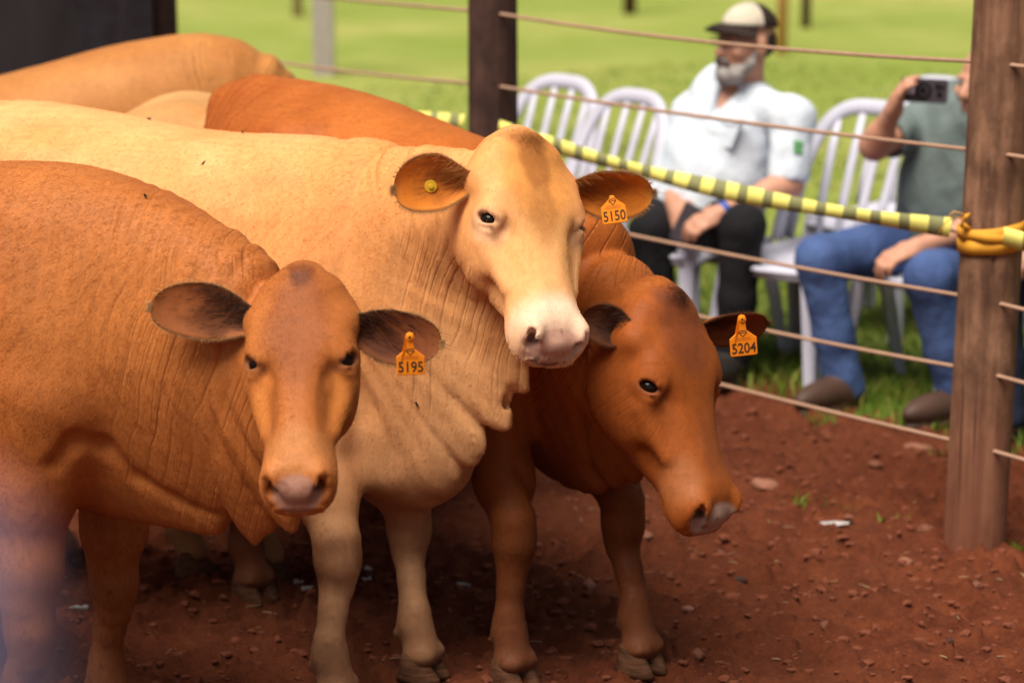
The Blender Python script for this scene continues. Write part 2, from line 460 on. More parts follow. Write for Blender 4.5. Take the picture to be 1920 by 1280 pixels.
def build_field():
    # strip mesh whose near border follows the ragged grass edge
    pts = []
    for a, b in zip(EDGE[:-1], EDGE[1:]):
        L = np.hypot(*(b - a)); n = max(1, min(60, int(L / .05)))
        for k in range(n): pts.append(a + (b - a) * k / n)
    pts.append(EDGE[-1]); E2 = np.array(pts); nrm_ = np.array([.76, .65])
    jit = fbm(np.stack([E2[:, 0], E2[:, 1], E2[:, 0] * 0], 1), 5, 4, 3) * .14
    E2 = E2 + nrm_ * jit[:, None]
    rows = [E2]; 
    for d, bl in ((.12, 0), (.4, 0), (1, 0), (2.5, 0), (6, 0), (15, 0), (40, 0), (120, 0), (400, 0), (1500, 0)): rows.append(E2 * 1.0 + nrm_ * d)
    n = len(E2); V = []; 
    for r_i, r_ in enumerate(rows):
        z = np.full(n, .012 if r_i else -.012); V.append(np.stack([r_[:, 0], r_[:, 1], z], 1))
    V = np.concatenate(V); i, j = np.meshgrid(np.arange(len(rows) - 1), np.arange(n - 1), indexing='ij'); i = i.ravel(); j = j.ravel()
    F = np.stack([i * n + j, i * n + j + 1, (i + 1) * n + j + 1, (i + 1) * n + j], 1)[:, ::-1]
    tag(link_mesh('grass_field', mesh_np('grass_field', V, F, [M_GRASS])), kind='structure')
build_field()

def blade_mesh(X, Y, h, wd, lean, mats, name, seed):
    r = np.random.default_rng(seed); n = len(X); a = r.uniform(0, 6.283, n); b = r.uniform(0, 6.283, n)
    z0 = np.full(n, -.005); c = np.stack([X, Y, z0], 1); s_ = np.stack([np.cos(a), np.sin(a), a * 0], 1) * (wd / 2)[:, None]
    l = np.stack([np.cos(b), np.sin(b), b * 0], 1) * (lean * h)[:, None]
    up = np.array([0, 0, 1.0])
    V = np.stack([c - s_, c + s_, c - s_ * .8 + l * .35 + up * (h * .55)[:, None], c + s_ * .8 + l * .35 + up * (h * .55)[:, None], c + l + up * (h * .95)[:, None]], 1).reshape(-1, 3)
    o = np.arange(n)[:, None] * 5
    mi = r.integers(0, len(mats), n)
    me = mesh_np(name, V, [o + np.array([[2, 3, 4]]), o + np.array([[0, 1, 3, 2]])], mats, True, np.concatenate([mi, mi]))
    return link_mesh(name, me)
def leafm(name, c):
    m = NT(name); m.p(Base_Color=m.mix(m.noise(m.coords(), 4, 2), (*[x * .75 for x in c], 1), (*[x * 1.25 for x in c], 1)), Roughness=.6)
    m.b.inputs['Specular IOR Level'].default_value = .2
    m.b.inputs['Transmission Weight'].default_value = 0.0
    return m.mat
M_BL = [leafm('grass_blade_mid', (.075, .14, .010)), leafm('grass_blade_light', (.13, .19, .016)), leafm('grass_blade_dry', (.26, .24, .05))]  # mid and light greens darkened to stand in for shade around the chairs
def build_grass():
    X, Y = [], []
    for lo, hi, n in ((-.10, .35, 9000), (.2, 1.6, 22000), (1.4, 4.5, 22000), (4, 9, 16000)):
        t = rng.uniform(0, 1, n); k = 0
        # walk along the visible stretch of the edge, then step back from it
        bx = rng.uniform(-2.4, 2.6, n) if lo < 1 else rng.uniform(-5, 4.5, n)
        by = np.interp(bx, EDGE[:, 0], EDGE[:, 1]); d = lo + (hi - lo) * rng.uniform(0, 1, n)
        X.append(bx + .76 * d); Y.append(by + .65 * d)
    X = np.concatenate(X); Y = np.concatenate(Y); ed = edge_dist(X, Y) + fbm(np.stack([X, Y, X * 0], 1), 5, 4, 3) * .14
    keep = (ed > -.02) | (rng.uniform(0, 1, len(X)) < .25); X, Y = X[keep], Y[keep]; n = len(X)
    far = np.clip((Y - 6) / 8, 0, 1)
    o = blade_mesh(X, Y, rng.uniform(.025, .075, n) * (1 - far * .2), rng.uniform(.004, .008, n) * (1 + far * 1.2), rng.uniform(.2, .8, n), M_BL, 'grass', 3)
    tag(o, kind='stuff'); o['label'] = 'short bright green grass growing behind the rope fence'; o['category'] = 'grass'
build_grass()

# ------------------------------------------------------------------ fence
def wood_material(name, dark, light, red=0.0):
    m = NT(name); co = m.coords(); st = m.coords(scale=(1, 1, .09)); st2 = m.coords(scale=(1, 1, .02))
    n = m.noise(st, 38, 5, .6); n2 = m.noise(co, 5, 4, .6); cr = m.noise(st2, 70, 3, .5)
    c = m.ramp(n, [(.3, dark), (.55, tuple((a + b) / 2 for a, b in zip(dark, light))), (.75, light)])
    c = m.mix(m.maprange(n2, .42, .62, 0, .7), c, (*[x * .6 for x in dark], 1))
    c = m.mix(m.maprange(m.noise(m.coords(scale=(1, 1, .5)), 13, 5, .7), .5, .7, 0, .5), c, (*[x * 1.15 for x in light], 1))
    c = m.mix(m.maprange(cr, .34, .28), c, (.018, .010, .008, 1))
    if red:
        z = m.n('SeparateXYZ'); m.set(z.inputs[0], co)
        c = m.mix(m.math('MULTIPLY', m.maprange(m.math('ADD', z.outputs[2], m.math('MULTIPLY', n2, .4)), .75, .15), red), c, (.19, .062, .034, 1))
    h = m.math('ADD', m.math('MULTIPLY', n, .7), m.math('MULTIPLY', m.maprange(cr, .28, .36), .8))
    m.p(Base_Color=c, Roughness=.85, Normal=m.bump(h, .55, .006)); m.b.inputs['Specular IOR Level'].default_value = .25
    return m.mat
M_WOOD = wood_material('weathered_post_wood', (.115, .050, .028), (.39, .205, .12), .9)
M_WOODD = wood_material('dark_post_wood', (.045, .022, .018), (.11, .055, .040), .3)
M_ROPE = simple('sisal_rope', (.40, .235, .155), .9, .25, 30, .6, 500, .002)
M_CONC = simple('grey_concrete', (.36, .31, .29), .9, .2, 12, .3, 80)

def post_mesh(name, r, h, mat, parent, loc, seed, lean=(0, 0), crack=None, label=None, seg=56):
    zs = np.concatenate([[-.2], np.linspace(0, h, 70), [h + .006]]); V = []
    for z in zs:
        a = np.arange(seg) * 2 * math.pi / seg
        P = np.stack([np.cos(a) * 2, np.sin(a) * 2, np.full(seg, z * .8)], 1)
        rr = r * (1.03 - .05 * z / h) + fbm(P, 1.3, seed, 2) * r * .05 + fbm(P * np.array([1, 1, .15]), 7, seed + 3, 2) * r * .012
        if crack is not None:
            d = np.abs((a - crack - .05 * math.sin(z * 3) + math.pi) % (2 * math.pi) - math.pi); rr = rr - np.exp(-(d / .045) ** 2) * r * .12 * (.4 + .6 * (math.sin(z * 2.1 + 1) > -.5))
        if z > h: rr = rr * .9
        V.append(np.stack([rr * np.cos(a) + lean[0] * z, rr * np.sin(a) + lean[1] * z, np.full(seg, z)], 1))
    n = len(zs); V = np.concatenate(V); i, j = np.meshgrid(np.arange(n - 1), np.arange(seg), indexing='ij'); i = i.ravel(); j = j.ravel()
    F = np.stack([i * seg + j, i * seg + (j + 1) % seg, (i + 1) * seg + (j + 1) % seg, (i + 1) * seg + j], 1)
    top = np.arange((n - 1) * seg, n * seg); c = len(V); V = np.concatenate([V, [[lean[0] * h, lean[1] * h, h + .008]]])
    F3 = np.stack([top, np.roll(top, -1), np.full(seg, c)], 1)
    o = link_mesh(name, mesh_np(name, V, [F3, F], [mat]), parent, loc)
    if label: o['label'] = label
    return o

PR = np.array([1.153, 5.609]); PL = np.array([-.056, 7.02]); PN = np.array([-1.265, 8.43]); PQ = np.array([2.37, 4.19])
fence = empty('rope_fence', (PR[0], PR[1], 0), 'wooden post fence strung with six beige ropes around the dirt pen', 'fence')
loc = lambda p: (p[0] - PR[0], p[1] - PR[1], 0)
post_mesh('post', .0735, 1.62, M_WOOD, fence, (0, 0, 0), 3, (.012, .0), crack=R(262), label='thick weathered brown post at the right with an orange strap around it')
post_mesh('post', .0735, 1.62, M_WOODD, fence, loc(PL), 9, (0, 0), label='dark brown post in the middle behind the cream cow')
post_mesh('post', .070, 1.62, M_WOODD, fence, loc(PN), 15, (0, 0), label='post behind the edge of the dark tarp')
post_mesh('post', .072, 1.62, M_WOOD, fence, loc(PQ), 21, (0, 0))
post_mesh('post', .070, 1.62, M_WOODD, fence, loc(PN + (PN - PL) * 1.0), 25, (0, 0))
fdir = nrm(np.append(PL - PR, 0)); fnor = np.array([-fdir[1], fdir[0], 0])      # towards the pen
if fnor[1] > 0: fnor = -fnor
def rope(zs, seed, side):
    """zs: height at Q, R, L, N and one post further"""
    P5 = [PQ, PR, PL, PN, PN + (PN - PL)]
    r = np.random.default_rng(seed); pts = []
    for k in range(4):
        a, b = P5[k], P5[k + 1]; n = 22; sag = r.uniform(.004, .022)
        for i in range(n + (k == 3)):
            t = i / n; p = a + (b - a) * t; z = zs[k] + (zs[k + 1] - zs[k]) * t - sag * 4 * t * (1 - t)
            off = .079 * side
            pts.append(np.array([p[0] - PR[0], p[1] - PR[1], z]) + fnor * off)
    mb = MB(); mb.tube(pts, .0052, 7)
    return mb.build('rope', M_ROPE, fence, True)
rope([1.20, 1.213, 1.226, 1.24, 1.25], 1, .35)
rope([.985, 1.0, 1.011, 1.02, 1.03], 2, .35)
rope([.77, .795, .86, .88, .88], 3, .35)
rope([.625, .641, .655, .66, .66], 4, .35)
rope([.45, .463, .47, .48, .48], 5, .35)
rope([.255, .274, .29, .30, .30], 6, .35)

# hazard tape strung along the third rope
M_TY = simple('tape_yellow', (.88, .80, .20), .4, .08, 20, .1, 60)
M_TK = simple('tape_black_olive', (.25, .25, .11), .4, .2, 20, .1, 60)
def hazard_tape(a, b, name, label, seed, h=.050, ph=0.0, group=None):
    r = np.random.default_rng(seed); a = np.array(a); b = np.array(b); L = np.linalg.norm(b - a); d = (b - a) / L
    step = .0115; n = int(L / step); V = []; F = []; mi = []
    bl = .092
    for i in range(n + 1):
        t = i / n; p = a + (b - a) * t; p = p + np.array([0, 0, -.035 * 4 * t * (1 - t)])
        an = .16 * math.sin(t * 9 + ph) + .08 * math.sin(t * 23 + ph * 2); up = np.array([0, 0, 1]) * math.cos(an) + fnor * math.sin(an)
        hh = h * (.85 + .15 * math.sin(t * 14 + ph)); th = fnor * .0006
        sl = d * .004
        for q, o_ in ((-.5, th), (0.0, th + fnor * .0015 * math.sin(t * 31)), (.5, th), (.5, -th), (0.0, -th + fnor * .0015 * math.sin(t * 31)), (-.5, -th)):
            V.append(p + up * hh * q + o_ + sl * q * 2 * 1.0)
    for i in range(n):
        dark = ((i * step) % bl) > bl * .58
        for k in range(6):
            F.append([i * 6 + k, (i + 1) * 6 + k, (i + 1) * 6 + (k + 1) % 6, i * 6 + (k + 1) % 6]); mi.append(1 if dark else 0)
    V = np.array(V); me = mesh_np(name, V - a, np.array(F), [M_TY, M_TK], True, mi); o = link_mesh(name, me, None, a)
    return tag(o, label, 'tape', group)
tR = np.array([PR[0], PR[1], .808]) + fnor * .05; tL = np.array([PL[0], PL[1], .893]) + fnor * .05 + np.array([0, 0, 0]); tN = np.array([PN[0], PN[1], .93]) + fnor * .05
hazard_tape(tL - fdir * .085, tR + fdir * .075, 'hazard_tape', 'yellow and black hazard tape stretched between the middle post and the right post', 1)
hazard_tape(tN - fdir * .08, tL + fdir * .08, 'hazard_tape', 'short stretch of striped hazard tape left of the middle post above orange back', 2, ph=1.3)
hazard_tape(tR - fdir * .085, np.array([PQ[0], PQ[1], .76]) + fnor * .05, 'hazard_tape', 'end of yellow and black hazard tape right of the post with the orange strap', 3, ph=.6)

# orange strap wound round the right post with a knot on its left
M_STRAP = simple('orange_webbing', (.74, .33, .025), .75, .12, 40, .5, 400, .002)
def strap():
    c = np.array([PR[0] + .012 * .80, PR[1], .80]); mb = MB(); seg = 64; r0 = .0790
    for turn, (z0, z1, tilt, rr, hw) in enumerate(((-.018, -.014, .10, .0, .018), (.014, .018, .16, .0, .016), (-.004, .004, -.10, .0032, .012))):
        V = []; F = []
        for i in range(seg + 1):
            a = 2 * math.pi * i / seg; z = z0 + (z1 - z0) * i / seg + tilt * r0 * math.cos(a - .2) * 1.0 - .006
            r_ = r0 + rr + .0012 * math.sin(a * 7 + turn)
            for dz, dr in ((-hw, 0), (hw, 0.001), (hw, .0028), (-hw, .0022)):
                V.append(c + np.array([(r_ + dr) * math.cos(a), (r_ + dr) * math.sin(a), z + dz]))
        for i in range(seg):
            for k in range(4): F.append([i * 4 + k, (i + 1) * 4 + k, (i + 1) * 4 + (k + 1) % 4, i * 4 + (k + 1) % 4])
        mb.add(V, F)
    kx = c + np.array([-.072, -.050, .035])
    mb.tube([kx + np.array([.01, 0, -.02]), kx + np.array([-.010, -.004, -.008]), kx + np.array([-.012, -.004, .010]), kx + np.array([.006, .0, .018])], [.005, .008, .007, .004], 8)
    mb.tube([kx, kx + np.array([-.03, 0, .014]), kx + np.array([-.052, .004, -.006]), kx + np.array([-.066, .004, -.030])], [.0035, .0045, .0045, .003], 7, squash=.35)
    mb.tube([kx, kx + np.array([-.012, -.01, .020]), kx + np.array([-.034, -.01, .026]), kx + np.array([-.05, -.008, .012])], [.003, .004, .004, .002], 7, squash=.35)
    V = np.concatenate(mb.v); mb.v = [V - np.array([c[0], c[1], 0])]
    o = mb.build('orange_strap', M_STRAP, None, True); o.location = (c[0], c[1], 0)
    tag(o, 'orange webbing strap wound and knotted around the thick post at the right', 'strap')
strap()

# posts far out on the grass
def far_post(x, y, w_, h, mat, label, square=True):
    mb = MB()
    if square:
        mb.box((0, 0, h / 2), (w_, w_ * .9, h), m=0, taper=.9); mb.box((0, 0, h + .012), (w_ * .8, w_ * .72, .024), m=0, taper=.6)
    else:
        mb.tube([(0, 0, -.1), (0, 0, h * .5), (w_ * .05, 0, h), (w_ * .05, 0, h + .02)], [w_ * .52, w_ * .5, w_ * .46, w_ * .3], 14)
    o = mb.build('field_post', mat, None, not square); o.location = (x, y, 0); tag(o, label, 'post', 'posts standing far out on the grass')
far_post(-1.365, 17.07, .150, 1.9, M_CONC, 'pale grey square post on the grass between the tarp and the middle fence post')
far_post(-2.05, 22.6, .10, 1.7, simple('pink_post_paint', (.42, .30, .22), .8), 'faint thin pinkish post just left of the pale grey square post', False)
far_post(1.14, 22.9, .125, 1.8, M_WOODD, 'dark post on the grass left of the man in the cap', False)
far_post(2.65, 21.3, .085, 1.8, M_WOODD, 'thin dark post on the grass right of the man in the cap', False)
far_post(2.14, 18.7, .085, 1.8, simple('orange_post_paint', (.55, .27, .10), .8), 'tan orange post rising behind the cap of the bearded man', False)

# dark tarp hung along the fence on the left
def tarp():
    root = empty('dark_tarp', (PN[0], PN[1], 0), 'black tarp with hanging folds covering the fence at the upper left', 'tarp')
    m = NT('black_tarp_cloth'); co = m.coords()
    m.p(Base_Color=m.mix(m.noise(co, 3, 4), (.011, .009, .011, 1), (.021, .016, .018, 1)), Roughness=.8, Normal=m.bump(m.noise(m.coords(scale=(1, 1, .3)), 14, 4), .5, .02)); m.b.inputs['Specular IOR Level'].default_value = .25
    m2 = NT('black_tarp_glossy'); m2.p(Base_Color=(.006, .006, .010, 1), Roughness=.55, Normal=m2.bump(m2.noise(m2.coords(), 10, 4), .6, .02))
    def sheet(name, a0, a1, off, mat, amp, seed):
        na, nz = 110, 40; V = []
        for s_ in (0, 1):
            for i in range(na):
                for j in range(nz):
                    a = a0 + (a1 - a0) * i / (na - 1); z = .03 + 1.95 * j / (nz - 1)
                    P = np.array([[a * 3 + z * .5, z * .7, seed]]); w_ = float(fbm(P, 1.6, seed, 3)[0]) * amp + .35 * amp * math.sin(a * 17 + z * 1.7 + seed)
                    p = np.append(PN - PR, 0) * 0 + fdir * a + fnor * (off + w_ + s_ * -.002) + np.array([0, 0, z]); V.append(p)
        F = []; id_ = lambda s, i, j: s * na * nz + i * nz + j
        for s_ in (0, 1):
            for i in range(na - 1):
                for j in range(nz - 1):
                    q = [id_(s_, i, j), id_(s_, i + 1, j), id_(s_, i + 1, j + 1), id_(s_, i, j + 1)]; F.append(q if s_ else q[::-1])
        for j in range(nz - 1):
            F.append([id_(0, 0, j), id_(0, 0, j + 1), id_(1, 0, j + 1), id_(1, 0, j)]); F.append([id_(0, na - 1, j + 1), id_(0, na - 1, j), id_(1, na - 1, j), id_(1, na - 1, j + 1)])
        for i in range(na - 1): F.append([id_(0, i, nz - 1), id_(0, i + 1, nz - 1), id_(1, i + 1, nz - 1), id_(1, i, nz - 1)])
        link_mesh(name, mesh_np(name, np.array(V), np.array(F), [mat]), root)
    sheet('tarp_sheet', .02, 2.9, .12, m.mat, .05, 3)
    sheet('tarp_flap', -.20, .30, .15, m2.mat, .03, 8)
tarp()
# ------------------------------------------------------------------ cattle
M_COAT = coat_material()
def mat_eye():
    m = NT('cow_eye'); m.p(Base_Color=(0.008, 0.004, 0.003, 1), Roughness=0.08); m.b.inputs['Specular IOR Level'].default_value = 0.15
    m.p(Coat_Weight=0.1, Coat_Roughness=0.03); return m.mat
def mat_hoof():
    m = NT('hoof_horn'); co = m.coords()
    c = m.ramp(m.noise(m.coords(scale=(1, 1, 6)), 30, 4), [(0.3, (0.055, 0.022, 0.011)), (0.7, (0.16, 0.068, 0.034))])
    m.p(Base_Color=c, Roughness=0.8, Normal=m.bump(m.noise(m.coords(scale=(1, 1, 8)), 40, 2), 0.4, 0.003)); m.b.inputs['Specular IOR Level'].default_value = 0.15; return m.mat
M_EAR = M_COAT.copy(); M_EAR.name = 'ear_skin'                      # thin ears let some light through
_t = M_EAR.node_tree; _o = _t.nodes['Material Output']; _b = _t.nodes['Principled BSDF']
_tr = _t.nodes.new('ShaderNodeBsdfTranslucent'); _mx = _t.nodes.new('ShaderNodeMixShader'); _at = _t.nodes.new('ShaderNodeAttribute'); _at.attribute_name = 'Col'
_mx.inputs[0].default_value = .35; _t.links.new(_at.outputs[0], _tr.inputs[0]); _t.links.new(_b.outputs[0], _mx.inputs[1]); _t.links.new(_tr.outputs[0], _mx.inputs[2]); _t.links.new(_mx.outputs[0], _o.inputs[0])
M_EYE = mat_eye(); M_HOOF = mat_hoof()
M_TAG = simple('tag_plastic', (0.95, 0.27, 0.012), 0.38, 0.06, 20, 0.05)
M_TAGY = simple('tag_yellow_plastic', (0.62, 0.36, 0.02), 0.4, 0.08, 20, 0.05)
M_INK = simple('tag_ink', (0.06, 0.03, 0.015), 0.7, 0.2, 200, 0.0)

def hair_mat(name, col):
    m = NT(name); m.p(Base_Color=(*col, 1), Roughness=0.55); m.b.inputs['Specular IOR Level'].default_value = 0.25
    return m.mat

def text_mesh(body, size, mat_index, mb, origin, xa, ya, off, bold=0.0):
    cu = bpy.data.curves.new('t', 'FONT'); cu.body = body; cu.size = size; cu.align_x = 'CENTER'; cu.align_y = 'CENTER'
    cu.resolution_u = 4; cu.offset = bold; cu.extrude = 0.0
    ob = bpy.data.objects.new('t', cu); me = ob.to_mesh()
    xa = np.asarray(xa); ya = np.asarray(ya); na = np.cross(xa, ya)
    V = np.array([v.co for v in me.vertices]); 
    Wd = np.asarray(origin) + V[:, :1] * xa * 0.82 + V[:, 1:2] * ya + off * na
    mb.add(Wd, [list(p.vertices) for p in me.polygons], mat_index)
    ob.to_mesh_clear(); bpy.data.objects.remove(ob); bpy.data.curves.remove(cu)

def leaf_ear(B, E, N, L, Wd, cup=0.030, th=0.005, nu=28, nv=15, roll=0.0, tipcurl=0.0):
    """cupped leaf: returns inner and outer sheets closed at the rim. B base, E axis, N the way the cup opens"""
    E = nrm(E); N = nrm(np.asarray(N) - (np.asarray(N) @ E) * E); Wv = np.cross(N, E)
    Vs = []; par = []
    for side in (0, 1):
        for i in range(nu):
            t = i / (nu - 1)
            a = min(1, t / 0.48)
            prof = (0.34 + 0.66 * (math.sin(a * math.pi / 2) ** 1.2)) if t < 0.48 else math.sqrt(max(0, 1 - ((t - 0.48) / 0.525) ** 2.3))
            hh = Wd * 0.5 * prof
            cp_ = cup * (1.15 - 0.75 * t)
            for j in range(nv):
                v = -1 + 2 * j / (nv - 1)
                ctr = 0.10 * Wd * math.sin(t * math.pi) * 0.6
                d = cp_ * (1 - v * v) * min(1, prof * 1.2)
                rim = 1 - abs(v) ** 6
                p = B + E * (L * t) + Wv * (hh * v * (1 - 0.12 * (1 - t)) - ctr) - N * (d + (th * rim * (0.4 + 0.6 * prof) if side else 0)) + N * (tipcurl * t * t)
                Vs.append(p); par.append((t, v, side))
    V = np.array(Vs); par = np.array(par); F = []
    id_ = lambda s, i, j: s * nu * nv + i * nv + j
    for s in (0, 1):
        for i in range(nu - 1):
            for j in range(nv - 1):
                q = [id_(s, i, j), id_(s, i, j + 1), id_(s, i + 1, j + 1), id_(s, i + 1, j)]
                F.append(q if s == 0 else q[::-1])
    for i in range(nu - 1):
        F.append([id_(0, i, 0), id_(0, i + 1, 0), id_(1, i + 1, 0), id_(1, i, 0)])
        F.append([id_(0, i + 1, nv - 1), id_(0, i, nv - 1), id_(1, i, nv - 1), id_(1, i + 1, nv - 1)])
    for j in range(nv - 1):
        F.append([id_(0, nu - 1, j), id_(0, nu - 1, j + 1), id_(1, nu - 1, j + 1), id_(1, nu - 1, j)])
    return V, np.array(F), par, E, N, Wv

def strands(roots, dirs, lens, rad, mats, name, parent, bend=None):
    """tapering three-sided hairs joined into one tuft"""
    roots = np.asarray(roots, float); dirs = np.asarray(dirs, float); n = len(roots)
    dirs /= np.linalg.norm(dirs, axis=1)[:, None] + 1e-9
    ref = np.where(np.abs(dirs[:, 2:3]) > 0.9, np.array([[1.0, 0, 0]]), np.array([[0, 0, 1.0]]))
    a = np.cross(dirs, ref); a /= np.linalg.norm(a, axis=1)[:, None]; b = np.cross(dirs, a)
    V = []; 
    bend = np.zeros((n, 3)) if bend is None else bend
    for t, rr in ((0, 1.0), (0.5, 0.75)):
        c = roots + dirs * (lens * t)[:, None] + bend * (t * t)
        for k in range(3):
            an = 2 * math.pi * k / 3
            V.append(c + rad * rr * (math.cos(an) * a + math.sin(an) * b))
    V.append(roots + dirs * lens[:, None] + bend)
    V = np.stack(V, 1).reshape(-1, 3)
    o = np.arange(n)[:, None] * 7
    F4 = np.concatenate([o + np.array([[k, (k + 1) % 3, 3 + (k + 1) % 3, 3 + k]]) for k in range(3)])
    F3 = np.concatenate([o + np.array([[3 + k, 3 + (k + 1) % 3, 6]]) for k in range(3)])
    me = mesh_np(name, V, [F3, F4], [mats])
    return link_mesh(name, me, parent)

def claw(mb, c, f, side, sc):
    """one toe of a cloven hoof; c centre of the coronet, f forward"""
    f = nrm([f[0], f[1], 0]); s = np.array([-f[1], f[0], 0]) * side
    rings = []
    for z, l0, l1, wd in ((0.0, -0.045, 0.058, 0.026), (0.012, -0.043, 0.054, 0.026), (0.04, -0.036, 0.030, 0.024), (0.062, -0.030, 0.012, 0.021), (0.068, -0.02, 0.002, 0.014)):
        ring = []
        for k in range(14):
            a = 2 * math.pi * k / 14
            x = math.cos(a); y = math.sin(a)
            px_ = (l0 + l1) / 2 + (l1 - l0) / 2 * (abs(x) ** 0.8) * (1 if x > 0 else -1)
            py_ = wd * y * (1 - 0.45 * max(0, x) ** 2)
            ring.append(c + sc * (f * px_ + s * (0.027 + py_ - 0.006 * max(0, x))) + np.array([0, 0, z * sc]))
        rings.append(ring)
    V = [p for r in rings for p in r]; F = []
    for i in range(len(rings) - 1):
        for k in range(14):
            F.append([i * 14 + k, i * 14 + (k + 1) % 14, (i + 1) * 14 + (k + 1) % 14, (i + 1) * 14 + k])
    F.append(list(range(14))[::-1]); F.append([(len(rings) - 1) * 14 + k for k in range(14)])
    mb.add(V, F)

M_FUR = NT('coat_hair'); M_FUR.p(Base_Color=M_FUR.attr('Col', 0), Roughness=.5); M_FUR.b.inputs['Specular IOR Level'].default_value = .12; M_FUR = M_FUR.mat
def fur(V, N, idx, col, n, flow, hd, W0, root, inhead):
    """short lying hair, one strand per curve"""
    O, F, U, hk = hd; pick = idx[rng.integers(0, len(idx), n)]; P = V[pick]; Nn = N[pick]
    P = P + (lambda r: r - (r * Nn).sum(1)[:, None] * Nn)(rng.normal(0, .0022, (n, 3)))
    ih = np.clip(inhead[pick], 0, 1)[:, None]
    d = flow(P) * (1 - ih) + (F + .35 * np.sign(((P - O) @ np.cross(U, F)))[:, None] * np.cross(U, F)) * ih
    sw = np.stack([fbm(P, 7, 51 + k, 2) for k in range(3)], 1); d = d + sw * .22
    d = d - (d * Nn).sum(1)[:, None] * Nn; d /= np.linalg.norm(d, axis=1)[:, None] + 1e-9
    d = d + rng.normal(0, .10, (n, 3)) + Nn * rng.uniform(.01, .08, (n, 1)); L = rng.uniform(.0038, .0085, (n, 1)) * (1 - .25 * ih)
    pts = np.stack([P - Nn * .0006, P + d * L * .4, P + d * L * .75 - Nn * L * .03, P + d * L - Nn * L * .09], 1) - W0
    hc = bpy.data.hair_curves.new('fur'); hc.add_curves([4] * n)
    hc.attributes['position'].data.foreach_set('vector', pts.astype(np.float32).ravel())
    at = hc.attributes.get('radius') or hc.attributes.new('radius', 'FLOAT', 'POINT'); at.data.foreach_set('value', np.tile(np.array([.00012, .00011, .00008, .00002], np.float32), n))
    c4 = np.ones((n, 4), np.float32); c4[:, :3] = np.clip(col[pick] * rng.uniform(.91, 1.11, (n, 1)), .003, .95)
    at = hc.attributes.new('Col', 'FLOAT_COLOR', 'CURVE'); at.data.foreach_set('color', c4.ravel())
    hc.materials.append(M_FUR); o = bpy.data.objects.new('fur', hc); COL.objects.link(o); o.parent = root

